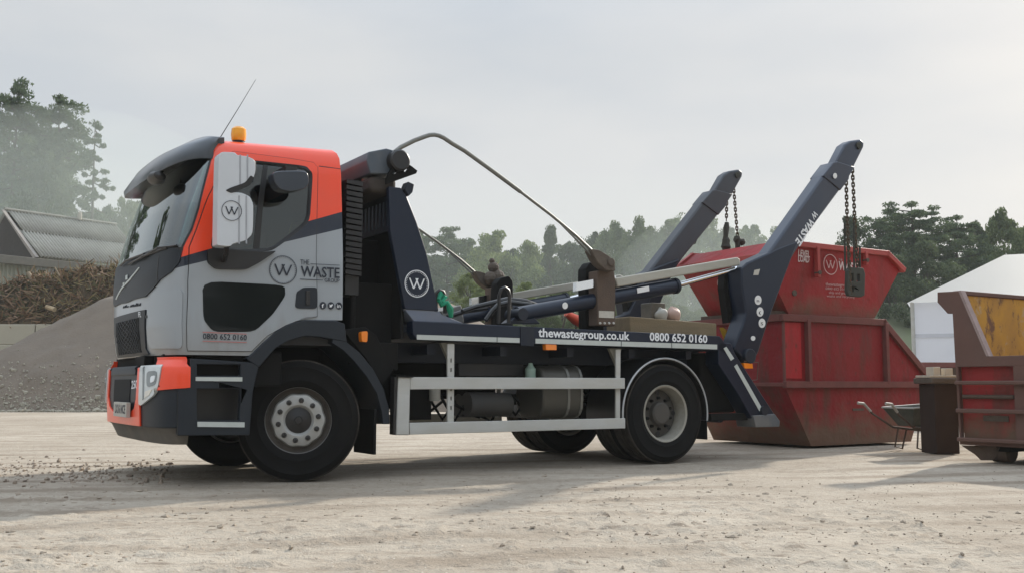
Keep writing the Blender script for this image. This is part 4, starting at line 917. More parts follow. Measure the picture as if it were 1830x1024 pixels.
for px, r, colr, nm, lab in ((1184, .075, (.42, .41, .37), 'crumpled_bag', 'crumpled pale grey bag resting on the timber beam'), (1205, .084, (.50, .33, .27), 'stone', 'rounded pinkish stone resting on the timber beam')):
    c = T(px, 557, .4); o = blob(r, px, (1.0, .9, 1.05), .11).build(nm, mat(nm + '_mat', colr, .6, var=.3, scale=9, dust=.3), smooth=True); o.location = tw(c[0], .42, zt_ - .03 + r * .9); tag(o, lab, nm.split('_')[-1])
c = T(1162, 557, .6); o = MB().box((-.10, -.1, -.10), (.10, .1, .09)).build('dark_box', mat('olive_box', (.045, .045, .035), .7, dust=.5), bevel=.01); o.location = tw(c[0], .55, zt_ + .09); o.rotation_euler = (0, 0, YAW); tag(o, 'small dark olive box on the timber beam beside the bag', 'box')
# green strap knotted to the grab hoop
gp_ = [(783, 536), (790, 544), (797, 541), (803, 552), (807, 566)]
q = MB(); pts = PL(gp_, .08); x0, z0_ = pts[0]
q.tube([(x - x0, .02 * math.sin(i * 2), z - z0_) for i, (x, z) in enumerate(pts)], [.02, .032, .022, .036, .02], 8); q.tube([(0, 0, 0), (.03, .02, .06), (.08, .03, .03), (.03, 0, -.02)], [.02, .03, .03, .02], 8)
o = q.build('green_strap', mat('green_cloth', (.01, .22, .12), .8, var=.3, scale=25), smooth=True); o.location = tw(x0, .07, z0_); o.rotation_euler = (0, 0, YAW); tag(o, 'bright green strap knotted round the hoop at the foot of the navy tower', 'strap')
# orange strainer lying behind the near ram
a0, a1 = T(1012, 560, 1.0), T(1046, 582, 1.0)
r_ = empty('ratchet_bar', tw(a0[0], 1.0, a0[1]), YAW, 'orange ratchet bar on thin legs standing on the deck behind the near ram', 'ratchet')
dx, dz = a1[0] - a0[0], a1[1] - a0[1]
q = MB(); q.tube([(0, 0, 0), (dx * .5, 0, dz * .5), (dx, 0, dz)], [.035, .06, .05], 12); q.build('bar', mat('orange_red', (.75, .08, .03), .5, dust=.2), r_, smooth=True)
q = MB(); q.tube([(dx * .9, -.02, dz * .85), (dx * 1.15, -.02, dz * 1.1)], .05, 10); q.build('grip', M_black, r_)
for k, xx in enumerate((-.10, .16)): q = MB(); q.tube([(.0 if k == 0 else dx * .4, 0, -.01), (xx, 0, 1.30 - a0[1])], .010, 6); q.build('leg', M_lump, r_)
# hi-vis vest over the passenger seat back
q = MB(); c = T(515, 425, .6)
vs = [(0, 0, 0), (.10, .02, .02), (.13, .0, -.25), (.10, .03, -.42), (-.02, .02, -.44), (-.05, 0, -.2)]
q.add([(x, y - .02, z) for x, y, z in vs] + [(x, y + .03, z) for x, y, z in vs], [(0, 1, 2, 3, 4, 5), (11, 10, 9, 8, 7, 6)] + [(i, (i + 1) % 6, (i + 1) % 6 + 6, i + 6) for i in range(6)])
o = q.build('hi_vis_vest', mat('hi_vis_yellow', (.75, .85, .05), .8), bevel=.01); o.location = tw(c[0] - .02, .45, c[1] + .12); o.rotation_euler = (0, 0, YAW); tag(o, 'yellow hi-vis vest hanging inside the cab side window', 'vest')

# chains: stadium links, alternately turned
def chain(name, pts, label, link=.036, r=.0065, hook=True, block=None, col=None):
    """pts: list of world points from top to bottom"""
    P = [Vector(p) for p in pts]; b = MB(); L0 = sum((P[i + 1] - P[i]).length for i in range(len(P) - 1)); n = int(L0 / link)
    def pos(s):
        for i in range(len(P) - 1):
            l = (P[i + 1] - P[i]).length
            if s <= l or i == len(P) - 2: return P[i] + (P[i + 1] - P[i]) * (s / l), (P[i + 1] - P[i]).normalized()
            s -= l
    for k in range(n):
        c, d = pos((k + .5) * link); u = Vector((1, 0, 0)) if k % 2 else Vector((.2, 1, 0)); u = (u - d * u.dot(d)).normalized(); hl = link * .72; hw = link * .36
        loop = [c + u * hw * math.cos(a) + d * ((hl - hw) * (1 if math.sin(a) > 0 else -1) + hw * math.sin(a)) for a in np.linspace(.15, 2 * math.pi + .15, 11)[:-1]]
        # closed ring of small tube
        o_ = len(b.v); m = len(loop); vs = []
        nn = d.cross(u)
        for j in range(m):
            p = loop[j]; tdir = (loop[(j + 1) % m] - loop[j - 1]).normalized(); e = tdir.cross(nn).normalized()
            for g in range(5): a = 2 * math.pi * g / 5; vs.append(p + (e * math.cos(a) + nn * math.sin(a)) * r)
        b.add([v - P[0] for v in vs], [(j * 5 + g, j * 5 + (g + 1) % 5, ((j + 1) % m) * 5 + (g + 1) % 5, ((j + 1) % m) * 5 + g) for j in range(m) for g in range(5)])
    root = empty(name, tuple(P[0]), 0, label, 'chain', 'lifting chains hanging from the arms')
    b.build('links', col or M_chain, root)
    if block:
        for bl in block: bl(P).build('hook', M_hook, root, bevel=.006)
    return root
def wpt(px, py, c): x, z = T(px, py, c); return tw(x, c, z)
def hookblock(a, b_, w0, w1, c):
    def f(P):
        A = Vector(wpt(*a, c)) - P[0]; B = Vector(wpt(*b_, c)) - P[0]; q = MB(); M_ = (A + B) / 2
        q.tube([A, A * .8 + B * .2, M_, A * .2 + B * .8, B], [w0 * .7, w0, (w0 + w1) / 2 * .8, w1, w1 * .7], 8); return q
    return f
bundle = lambda P: None
# near arm
chain('lifting_chain', [wpt(1512, 318, .16), wpt(1514, 395, .16), wpt(1517, 455, .16), wpt(1520, 528, .16)], 'long rusty chain hanging from the near arm, the left of its pair', link=.046, r=.0085)
chain('lifting_chain', [wpt(1523, 296, .2), wpt(1526, 360, .2), wpt(1529, 430, .2), wpt(1537, 528, .2)], 'long rusty chain hanging from the near arm, the right of its pair', link=.046, r=.0085)
rt = empty('hook_frame', wpt(1527, 486, .18), YAW, 'dark green steel hook frame hanging low at the end of the near chains', 'lifting hook')
def rel(px, py, c): x, z = T(px, py, c); x0, z0 = T(1527, 486, .18); return (x - x0, z - z0)
q = MB(); outl = [rel(*p, .18) for p in [(1512, 484), (1516, 478), (1540, 480), (1543, 490), (1542, 528), (1536, 531), (1514, 529), (1511, 520)]]
hl1 = [rel(*p, .18) for p in [(1517, 490), (1522, 489), (1523, 503), (1517, 504)]]; hl2 = [rel(*p, .18) for p in [(1529, 490), (1534, 491), (1534, 504), (1528, 504)]]; hl3 = [rel(*p, .18) for p in [(1519, 512), (1523, 512), (1523, 522), (1519, 522)]]
q.prism(outl, -.03, .02, holes=[hl1, hl2, hl3]); q.build('plate', M_hook, rt, bevel=.006)
for xx in (1514, 1520, 1528, 1536):
    q = MB(); pts = [rel(xx, 398, .18), rel(xx + .5, 440, .18), rel(xx + 1, 484, .18)]
    if xx in (1520, 1536): pts = pts[1:]
    q.tube([(x, .0 + .02 * (xx % 3), z) for x, z in pts], .014, 6); q.build('strop', M_hook, rt)
# far arm (plane y = 2.3)
chain('lifting_chain', [wpt(1299, 322, 2.3), wpt(1299, 350, 2.3), wpt(1298, 398, 2.3)], 'short rusty chain with a straight dark hook on the far arm', link=.046, r=.0085, block=[hookblock((1299, 398), (1295, 448), .045, .05, 2.3), hookblock((1298, 425), (1297, 446), .06, .075, 2.3)])
chain('lifting_chain', [wpt(1310, 322, 2.3), wpt(1313, 360, 2.3), wpt(1318, 424, 2.3)], 'short rusty chain with a bulky dark hook on the far arm', link=.046, r=.0085, block=[hookblock((1317, 422), (1319, 450), .055, .04, 2.3), hookblock((1313, 428), (1329, 434), .05, .06, 2.3)])

# ================================================================== SKIPS
def skipmat(name, base, rust=.5, dirt=.5, top=.0):
    m, t, b = newmat(name); Lk = t.links.new; tc = N('ShaderNodeTexCoord', t); sp = N('ShaderNodeSeparateXYZ', t); Lk(tc.outputs['Object'], sp.inputs[0])
    def noise(sc, st, det=8):
        mp = N('ShaderNodeMapping', t); mp.inputs['Scale'].default_value = st; Lk(tc.outputs['Object'], mp.inputs['Vector']); n = N('ShaderNodeTexNoise', t); n.inputs['Scale'].default_value = sc; n.inputs['Detail'].default_value = det; n.inputs['Roughness'].default_value = .62; Lk(mp.outputs['Vector'], n.inputs['Vector']); return n.outputs['Fac']
    def rng(v, a, c, d, e):
        r = N('ShaderNodeMapRange', t); r.inputs['From Min'].default_value = a; r.inputs['From Max'].default_value = c; r.inputs['To Min'].default_value = d; r.inputs['To Max'].default_value = e; Lk(v, r.inputs['Value']); return r.outputs['Result']
    def mix(f, A, B):
        x = N('ShaderNodeMix', t, data_type='RGBA'); Lk(f, x.inputs['Factor'])
        for s, i in ((A, 6), (B, 7)):
            if isinstance(s, tuple): x.inputs[i].default_value = sv(s)
            else: Lk(s, x.inputs[i])
        return x.outputs[2]
    c = mix(noise(1.4, (1, 1, .5)), tuple(k * .75 for k in base), tuple(min(1, k * 1.2) for k in base))
    c = mix(rng(noise(2.6, (1.6, 1.6, .35)), .5, .7, 0, rust), c, (.095, .040, .028))
    c = mix(rng(noise(11, (1, 1, .6)), .58, .72, 0, rust), c, (.07, .035, .022))
    lo = N('ShaderNodeMath', t, operation='MULTIPLY_ADD'); lo.inputs[1].default_value = -1.0; lo.inputs[2].default_value = top
    Lk(sp.outputs['Z'], lo.inputs[0]); ad = N('ShaderNodeMath', t, operation='MULTIPLY_ADD'); Lk(noise(3, (1, 1, 1)), ad.inputs[0]); ad.inputs[1].default_value = .9; Lk(lo.outputs[0], ad.inputs[2])
    c = mix(rng(ad.outputs[0], .35, .75, 0, dirt), c, (.13, .095, .060))
    Lk(c, b.inputs['Base Color']); b.inputs['Roughness'].default_value = .55; b.inputs['Specular IOR Level'].default_value = .3
    bp = N('ShaderNodeBump', t); bp.inputs['Strength'].default_value = .45; bp.inputs['Distance'].default_value = .07; Lk(noise(2.2, (1, 1, 1), 4), bp.inputs['Height']); Lk(bp.outputs['Normal'], b.inputs['Normal'])
    return m
M_red = skipmat('faded_red_skip_paint', (.31, .021, .022), .42, .85, .18)
M_redlow = skipmat('dull_red_skip_paint', (.22, .013, .016), .85, .82, .44)
M_rail = mat('rusty_red_rail', (.17, .045, .038), .7, var=.35, scale=7, dust=.55, dcol=(.12, .065, .05), bump=.2)
SF = Frame(3.49, 13.0, YAW)
def hull(name, prof, wt, wb_, m, parent, zt, zb):
    """open-topped box: prof = side outline (s, h) listed from the left rim round the bottom to the right rim"""
    def ww(h): return wb_ * (zt - h) / (zt - zb)
    near = [(s, ww(h), h) for s, h in prof]; farp = [(s, wt - ww(h), h) for s, h in prof]; n = len(prof)
    b = MB(); b.add(near + farp, [tuple(range(n)), tuple(range(2 * n - 1, n - 1, -1))] + [(i, i + 1, i + 1 + n, i + n) for i in range(n - 1)])
    o = b.build(name, m, parent); md = o.modifiers.new('s', 'SOLIDIFY'); md.thickness = .015; md.offset = 0
    return o, ww
def bar(pts, a, c): # square bar along a 3D path
    b = MB(); P = [Vector(p) for p in pts]
    for i in range(len(P) - 1):
        d = (P[i + 1] - P[i]); d.normalize(); up = Vector((0, 0, 1)) if abs(d.z) < .95 else Vector((1, 0, 0)); s = d.cross(up).normalized(); u = s.cross(d)
        e0 = P[i] - d * a * .45; e1 = P[i + 1] + d * a * .45
        vs = [e + s * sx * a + u * uz * c for e in (e0, e1) for sx, uz in ((-.5, -.5), (.5, -.5), (.5, .5), (-.5, .5))]
        b.add(vs, [(0, 3, 2, 1), (4, 5, 6, 7), (0, 1, 5, 4), (1, 2, 6, 5), (2, 3, 7, 6), (3, 0, 4, 7)])
    return b
# lower skip
low = empty('large_red_skip', (3.49, 13.0, 0), YAW, 'large tall rust-stained dark red skip standing on the ground behind the truck', 'skip')
zb0 = .03
prof = [(0, 1.70), (0, .82), (.47, zb0), (2.50, zb0), (2.93, .86), (2.90, .92), (1.96, 1.70)]
hb, _ = hull('body', prof, 1.8, 0, M_redlow, low, 1.7, zb0)
bar([(-.01, -.02, 1.68), (1.97, -.02, 1.68), (2.95, -.02, .90)], .07, .09).build('rim', M_rail, low, bevel=.006)
bar([(-.01, 1.82, 1.68), (1.97, 1.82, 1.68), (2.95, 1.82, .90)], .07, .09).build('rim', M_rail, low, bevel=.006)
bar([(-.02, 0.03, 1.68), (-.02, 1.77, 1.68)], .07, .09).build('end_rim', M_rail, low, bevel=.006)
bar([(2.95, 0.03, .90), (2.95, 1.77, .90)], .07, .09).build('end_rim', M_rail, low, bevel=.006)
bar([(-.0, -.035, .82), (2.90, -.035, .82)], .07, .085).build('belt_rail', M_rail, low, bevel=.006)
bar([(-.03, -.0, .82), (-.03, 1.8, .82)], .05, .05).build('end_belt_rail', M_rail, low, bevel=.006)
for px in (1441, 1580):
    s = SF.P(px, 640, 0)[0]; bar([(s, -.03, .87), (s, -.03, 1.63)], .085, .06).build('rib', M_rail, low, bevel=.006)
bar([(.0, -.012, .87), (.0, -.012, 1.63)], .03, .03).build('corner_edge', M_rail, low)
MB().box((SF.P(1402, 600)[0], -.012, .90), (SF.P(1430, 600)[0], -.004, 1.62)).build('red_panel', skipmat('bright_red_patch', (.40, .025, .03), .7, .3, -.2), low)
for px in (1414, 1516):
    s, h = SF.P(px, 733, 0) if px > 1450 else SF.P(px, 590, 0)
MB().box((SF.P(1523, 733)[0], -.012, .47), (SF.P(1543, 733)[0], -.006, .50)).build('weld_plate', M_lump, low)
# upper skip
up_ = empty('small_red_skip', (3.49, 13.0, 1.725), YAW, 'smaller brighter red open skip with white lettering stacked on top of the large skip', 'skip')
Z0 = 1.725
def U(px, py, c=0): s, h = SF.P(px, py, c); return (s, h - Z0)
profu = [(-.33, .735), (.20, .0), (1.88, 0), (2.42, .735), (2.36, .775), (2.11, .935), (-.05, .935)]
hu, wwu = hull('body', [(-.05, .935), (-.33, .735), (.20, 0), (1.88, 0), (2.42, .735), (2.11, .935)], 1.6, .07, M_red, up_, .935, 0)
MRm = mat('red_rim', (.42, .05, .042), .5, var=.2, dust=.4, dcol=(.16, .08, .06))
for w_ in (-.02, 1.62):
    bar([(-.36, w_, .72), (-.05, w_, .925), (2.11, w_, .925), (2.45, w_, .72)], .06, .075).build('rim', MRm, up_, bevel=.008)
bar([(-.36, .02, .72), (-.36, 1.58, .72)], .06, .075).build('end_rim', MRm, up_, bevel=.008)
bar([(2.45, .02, .72), (2.45, 1.58, .72)], .06, .075).build('end_rim', MRm, up_, bevel=.008)
for px, y1 in ((1457, 492), (1543, 470)):
    s = U(px, 460)[0]; h1 = U(px, y1)[1]; bar([(s, -.03, h1), (s, -.03, .885)], .07, .05).build('rib', MRm, up_, bevel=.006)
    q = MB(); q.tube([(s, -.08, h1 + .03), (s, 0, h1 + .03)], .028, 12); q.build('lifting_lug', M_lump, up_)
for px, py in ((1424, 523),):
    s, h = U(px, py); MB().prism(ellipse(s, h, .045, .04, 12), wwu(h) - .014, wwu(h) + .01).build('drain_plug', M_lump, up_)
q = MB(); q.box((-.02, .1, -.0), (.45, 1.5, .05)); q.build('skid', M_rust, up_)
def sp_plane(c0=0):
    def f(px, py):
        c = 0.
        for _ in range(3): s, h = U(px, py, c); c = wwu(h)
        return (s, c, h), (0, -1, -.07)
    return f
spl = sp_plane()
for bod, a, c, h, wt in (('LEVEL', (1425, 457.5), (1446, 460.5), .085, .03), ('LOAD', (1425, 467.8), (1445, 469.8), .085, .03), ('THE', (1497, 466.2), (1504, 467.2), .03, .02), ('WASTE', (1497, 482), (1536, 486), .115, .03), ('GROUP', (1520, 492), (1536, 493.5), .035, .02),
                      ('thewastegroup.co.uk', (1474, 510.5), (1533, 513.5), .045, .02), ('0800 652 0160', (1474, 517.5), (1512, 519.2), .035, .012), ('skip and grab hire', (1480, 524.5), (1524, 526.5), .035, .01), ('waste and recycling', (1476, 530.5), (1526, 532.5), .035, .01)):
    text('skip_lettering', bod, a, c, h, M_pink if h < .05 else mat('skip_white', (.66, .52, .50), .6, var=.15, scale=30), up_, spl, .012, wt)
(s, c, h), _ = spl(1481, 473.5)
em = emblem('skip_emblem', (s, h), .14, 0, mat('emblem_pink', (.55, .33, .31), .6, var=.2, scale=30), up_, ring=.012, ticks=False); em.location = (0, c - .03, 0)
# emblem on the sloped end of the upper skip
E0 = Vector((-.33, 0, .735)); E1 = Vector((.20, 0, 0)); dn = (E1 - E0).normalized(); cen = E0 + (E1 - E0) * .42 + Vector((0, .88, 0)); nrm = Vector((-dn.z * -1, 0, 0)); nrm = Vector((0, 1, 0)).cross(dn); nrm = -nrm if nrm.x > 0 else nrm
em2 = emblem('skip_emblem', (0, 0), .15, 0, MATS['emblem_pink'], up_, ring=.016, ticks=False)
xax = Vector((0, -1, 0)); zax = -dn; yax = zax.cross(xax); mtx = Matrix((xax, yax, zax)).transposed().to_4x4(); mtx.translation = cen + nrm * .014; em2.matrix_local = mtx
# second, dim skip far behind on the right
bk = empty('low_rusty_skip', tuple(D(1646, 700, 19.5)[:2]) + (0,), R(12), 'low rusty brown skip in the distance between the red skips and the marquee', 'skip')
hull('body', [(0, 1.22), (.25, .03), (3.4, .03), (3.6, 1.22)], 1.7, .1, M_rust, bk, 1.22, .03); bar([(-.02, -.02, 1.2), (3.6, -.02, 1.2)], .08, .1).build('rim', M_rail, bk, bevel=.006)

# ================================================================== ROLL-OFF CONTAINER
CF = Frame(4.83, 11.0, YAW - math.pi / 2)
co = empty('roll_off_container', (4.83, 11.0, 0), YAW - math.pi / 2, 'brown-red open steel container with rusty yellow inside at the right edge', 'container')
M_cont = mat('brown_red_container', (.125, .060, .044), .7, var=.2, scale=2.5, dust=.35, dcol=(.11, .085, .07), bump=.15, bscale=12)
def yellowmat():
    m, t, b = newmat('rusty_yellow'); Lk = t.links.new; tc = N('ShaderNodeTexCoord', t)
    def noise(sc, st):
        mp = N('ShaderNodeMapping', t); mp.inputs['Scale'].default_value = st; Lk(tc.outputs['Object'], mp.inputs['Vector']); n = N('ShaderNodeTexNoise', t); n.inputs['Scale'].default_value = sc; n.inputs['Detail'].default_value = 9; n.inputs['Roughness'].default_value = .68; Lk(mp.outputs['Vector'], n.inputs['Vector']); return n.outputs['Fac']
    last = (.52, .27, .035)
    for sc, st, lo, hi, f, c in ((2.2, (1, 1, .7), .40, .66, .8, (.33, .17, .05)), (2.4, (1, 1.2, .8), .55, .61, .9, (.13, .06, .04)), (9, (1, 1, .7), .57, .66, .85, (.12, .06, .035)), (3.6, (1, 1, .8), .58, .64, .7, (.42, .33, .22))):
        x = N('ShaderNodeMix', t, data_type='RGBA'); r = N('ShaderNodeMapRange', t); r.inputs['From Min'].default_value = lo; r.inputs['From Max'].default_value = hi; r.inputs['To Max'].default_value = f; Lk(noise(sc, st), r.inputs['Value']); Lk(r.outputs['Result'], x.inputs['Factor'])
        if isinstance(last, tuple): x.inputs[6].default_value = sv(last)
        else: Lk(last, x.inputs[6])
        x.inputs[7].default_value = sv(c); last = x.outputs[2]
    Lk(last, b.inputs['Base Color']); b.inputs['Roughness'].default_value = .75; return m
M_yel = yellowmat()
def cp(pts, c=0.): return CF.PL(pts, c)
endp = cp([(1702, 560), (1693, 560), (1675, 540), (1675, 522), (1713, 520), (1763, 636)]); zt_ = endp[-1][1]
Wd = 2.35; rt_ = [(Wd - x, z) for x, z in reversed(endp)]
zbot = CF.P(1702, 793)[1]; zrec0 = CF.P(1715, 785)[1]; zrec1 = CF.P(1715, 655)[1]; xr0 = CF.P(1714, 700)[0]; xr1 = CF.P(1812, 700)[0]; pw = CF.P(1842, 700)[0] - xr1
outl = endp + rt_ + [(Wd, zbot), (0, zbot)]
holes = [[(xr0, zrec0), (xr1, zrec0), (xr1, zrec1), (xr0, zrec1)], [(xr1 + pw, zrec0), (Wd - xr0, zrec0), (Wd - xr0, zrec1), (xr1 + pw, zrec1)]]
MB().prism(outl, 0, .06, holes=holes).build('end_frame', M_cont, co, bevel=.006)
MB().box((.02, .062, zbot + .02), (Wd - .02, .08, zrec1 + .05)).build('end_panel', skipmat('container_red', (.30, .03, .028), .8, .9, .55), co)
for y0, y1 in ((680, 687), (729, 736.5), (780, 787)):
    a, c = CF.P(1705, y0)[1], CF.P(1705, y1)[1]; MB().box((.0, -.05, c), (Wd, -.002, a)).build('end_rail', M_cont, co, bevel=.01)
a = CF.P(1760, 708.5)[1]; MB().tube([(xr0 + .02, .035, a), (xr1 - .02, .035, a)], .022, 8).build('tie_rod', M_rust, co)
MB().box((CF.P(1752, 747)[0], .05, CF.P(1752, 752)[1]), (CF.P(1797, 747)[0], .061, CF.P(1752, 742)[1])).build('maker_plate', M_lump, co)
MB().box((.004, .07, .30), (.03, 5.0, endp[3][1] - .03)).build('side_wall', M_yel, co)
MB().box((Wd - .03, .07, .30), (Wd - .004, 5.0, endp[3][1] - .03)).build('side_wall', M_yel, co)
for w0, w1 in ((-.06, .045), (Wd - .045, Wd + .06)): MB().box((w0, .07, endp[3][1] - .045), (w1, 5.0, endp[3][1] + .005)).build('top_flange', M_cont, co, bevel=.01)
# pale worn edge along the cut-back gusset
g0, g1 = endp[4], endp[5]; MB().prism([g0, g1, (g1[0] + .03, g1[1]), (g0[0] + .03, g0[1])], -.004, .075).build('gusset_edge', mat('worn_edge', (.30, .22, .20), .7, var=.3, scale=12), co)
MB().box((.03, .1, .28), (Wd - .03, 5.0, .34)).build('floor', M_rust, co); MB().box((.03, 4.97, .30), (Wd - .03, 5.0, endp[3][1] - .06)).build('back_wall', M_yel, co)
for x0 in (.36, Wd - .52):
    MB().box((x0, .1, .12), (x0 + .16, 4.9, .279)).build('skid_rail', M_dark, co)
    MB().lathe([(.001, -.1), (.115, -.1), (.12, -.09), (.12, .09), (.115, .1), (.001, .1)], (x0 + .0, .22, .12), 'x', 20).build('roller', M_rust, co, bevel=.01)
MB().prism(cp([(1716, 795), (1790, 797), (1783, 812), (1776, 822), (1752, 822), (1742, 812)], .1), .1, .16).build('roller_bracket', M_rust, co, bevel=.01)
# steel bin beside it, with junk on its lid
g = G(1674, 811)
bn = empty('steel_bin', (float(g[0]), float(g[1]), 0), R(8), 'tall narrow dark brown steel bin standing left of the brown container', 'bin')
MB().box((0, 0, 0), (.30, .34, .83)).build('body', mat('dark_brown_steel', (.040, .025, .020), .8, spec=.2, var=.4, scale=4, dust=.5, dcol=(.06, .042, .032)), bn, bevel=.01)
MB().box((-.05, -.04, .832), (.34, .38, .90)).build('lid', M_lump, bn, bevel=.015)
for i, (x0, y0, sx, sy, sz, lab) in enumerate(((-.05, .0, .38, .32, .028, 'flat pale board lying on the lid of the brown steel bin'), (.06, .1, .10, .14, .10, 'pale block standing on the board, the left one of two'), (.20, .08, .09, .14, .085, 'pale block standing on the board, the right one nearer the container'))):
    o = MB().box((0, 0, 0), (sx, sy, sz)).build('pale_board' if i == 0 else 'pale_block', mat('pale_board', (.50, .44, .35), .8, var=.2), bevel=.006)
    cs, sn = math.cos(R(8)), math.sin(R(8)); z0 = .902 + (0 if i == 0 else .029); o.location = (float(g[0]) + x0 * cs - y0 * sn, float(g[1]) + x0 * sn + y0 * cs, z0); o.rotation_euler = (0, 0, R(8) + (.0, .12, -.2)[i]); tag(o, lab, 'board' if i == 0 else 'block')

# wheelbarrow
g = G(1640, 805)
wbw = empty('wheelbarrow', (float(g[0]), float(g[1]) + .12, 0), R(26), 'dark wheelbarrow with pale handles pointing left beside the large red skip', 'wheelbarrow')
q = MB(); q.add([(-.15, -.14, .32), (.42, -.12, .30), (.42, .12, .30), (-.15, .14, .32), (-.30, -.30, .56), (.62, -.26, .60), (.62, .26, .60), (-.30, .30, .56)], [(0, 3, 2, 1), (0, 1, 5, 4), (1, 2, 6, 5), (2, 3, 7, 6), (3, 0, 4, 7)])
o = q.build('tray', mat('dark_green_tray', (.03, .04, .032), .6, dust=.4), wbw); md = o.modifiers.new('s', 'SOLIDIFY'); md.thickness = .012
q = MB(); q.tube([(-.30, -.30, .56), (.62, -.26, .60), (.62, .26, .60), (-.30, .30, .56), (-.30, -.30, .56)], .012, 6); q.build('tray_rim', M_alu, wbw)
for s in (-1, 1):
    q = MB(); q.tube([(-.80, .27 * s, .62), (-.70, .27 * s, .61), (-.55, .25 * s, .48), (-.2, .2 * s, .30), (.3, .12 * s, .25), (.72, .07 * s, .19)], .016, 8); hd = q.build('handle', M_rust, wbw, smooth=True)
    q = MB(); q.tube([(-.82, .27 * s, .622), (-.70, .27 * s, .612), (-.58, .255 * s, .51)], .019, 8); q.build('grip', mat('pale_grip', (.38, .36, .32), .6, dust=.3), hd, smooth=True)
    q = MB(); q.tube([(-.1, .19 * s, .29), (-.16, .21 * s, .04), (-.02, .2 * s, .012), (.06, .18 * s, .27)], .014, 6); q.build('leg', M_rust, wbw)
q = MB(); q.lathe([(.10, -.03), (.16, -.05), (.19, -.03), (.195, 0), (.19, .03), (.16, .05), (.10, .03), (.10, -.03)], (.72, 0, .195), seg=28); wl = q.build('wheel', M_rubber, wbw, smooth=True); q = MB(); q.lathe([(.001, -.04), (.04, -.04), (.10, -.012), (.10, .012), (.04, .04), (.001, .04)], (.72, 0, .195), seg=16); q.build('rim', mat('blue_rim', (.03, .05, .10), .5), wl)

wbw.scale = (.84, .84, .95)
# ================================================================== MARQUEE
Ec = D(1630, 540, 27.); hz = float(Ec[2]); ex, ey = float(Ec[0]), float(Ec[1])
mq = empty('marquee', (ex, ey, 0), R(-24), 'large white marquee with a pale hipped roof behind the brown container', 'marquee')
M_pvc = mat('white_pvc', (.80, .81, .86), .5, var=.04, scale=1, bump=.1, bscale=2, dust=.1, dcol=(.5, .5, .48)); LW, LD, RH = 20., 11.6, 4.84
def translucent(m, col):
    t = m.node_tree; b = t.nodes['Principled BSDF']; o = t.nodes['Material Output']; tl = N('ShaderNodeBsdfTranslucent', t); tl.inputs['Color'].default_value = sv(col)
    ms = N('ShaderNodeMixShader', t); ms.inputs[0].default_value = .45; t.links.new(b.outputs[0], ms.inputs[1]); t.links.new(tl.outputs[0], ms.inputs[2]); t.links.new(ms.outputs[0], o.inputs['Surface'])
translucent(M_pvc, (.85, .87, .92))
m_, t, b = newmat('roof_pvc'); translucent(m_, (.8, .8, .78)); b.inputs['Base Color'].default_value = (.44, .43, .40, 1); b.inputs['Roughness'].default_value = .5
try: b.inputs['Transmission Weight'].default_value = 0.0
except Exception: pass
q = MB(); q.add([(0, 0, 0), (LW, 0, 0), (LW, LD, 0), (0, LD, 0), (0, 0, hz), (LW, 0, hz), (LW, LD, hz), (0, LD, hz)], [(0, 1, 5, 4), (1, 2, 6, 5), (2, 3, 7, 6), (3, 0, 4, 7)]); q.build('wall', M_pvc, mq)
e = .12; q = MB(); q.add([(-e, -e, hz - .02), (LW + e, -e, hz - .02), (LW + e, LD + e, hz - .02), (-e, LD + e, hz - .02), (2.5, LD / 2, RH), (LW - 2.5, LD / 2, RH)], [(0, 1, 5, 4), (1, 2, 5), (2, 3, 4, 5), (3, 0, 4)]); q.build('roof', m_, mq)
for x in np.arange(0, 20.1, 4.0): q = MB(); q.tube([(x, -.03, 0), (x, -.03, hz)], .05, 8); q.build('post', M_alu, mq)
q = MB(); q.box((0, -.02, hz - .95), (LW, -.005, hz - .85)); q.build('wall_band', mat('band_white', (.55, .56, .60), .5), mq)

# ================================================================== SOIL HEAP, BLOCK WALL, GREEN WASTE, SHED
def heightmesh(name, m, x0, x1, y0, y1, st, fn, label, cat):
    xs = np.arange(x0, x1 + st, st); ys = np.arange(y0, y1 + st, st); X, Y = np.meshgrid(xs, ys); Z = fn(X, Y); nx, ny = len(xs), len(ys)
    vs = np.stack([X, Y, Z], -1).reshape(-1, 3).tolist(); fs = [(j * nx + i, j * nx + i + 1, (j + 1) * nx + i + 1, (j + 1) * nx + i) for j in range(ny - 1) for i in range(nx - 1) if max(Z[j, i], Z[j, i + 1], Z[j + 1, i], Z[j + 1, i + 1]) > -.1]
    me = bpy.data.meshes.new(name); me.from_pydata(vs, [], fs); me.materials.append(m); me.shade_smooth(); o = bpy.data.objects.new(name, me); COL.objects.link(o); return tag(o, label, cat)
def soil_h(x, y):
    a = .86 * (x + 20.5); b = .70 * (y - 31.4); c = 6.4 + 0 * x; d = .6 * (4 - x); e = .75 * (50 - y)
    k = 1.6; h = -np.log(np.exp(-k * a) + np.exp(-k * b) + np.exp(-k * c) + np.exp(-k * d) + np.exp(-k * e)) / k
    return h + .42 * vnoise(x, y, 2.2, 21) * np.clip(h, 0, 1) + .14 * vnoise(x, y, .7, 22) + .07 * vnoise(x, y, .28, 23) - .05
M_soil = mat('grey_brown_soil', (.146, .112, .082), .95, var=.3, scale=1.2, dust=.55, dcol=(.178, .146, .112), dscale=9, bump=.9, bscale=14)
heightmesh('soil_heap', M_soil, -22.5, 5, 31, 50.5, .16, soil_h, 'big grey-brown heap of screened soil behind the front of the truck', 'soil heap')
def bank_h(x, y):
    cy = 60 + 1.5 * np.sin(x * .2); h = 5.6 - .55 * np.abs(y - cy) + 1.2 * vnoise(x, y, 9, 31) + .5 * vnoise(x, y, 2.2, 32); h = np.minimum(h, .5 * (x + 14)); h = np.minimum(h, .5 * (34 - x)); return h
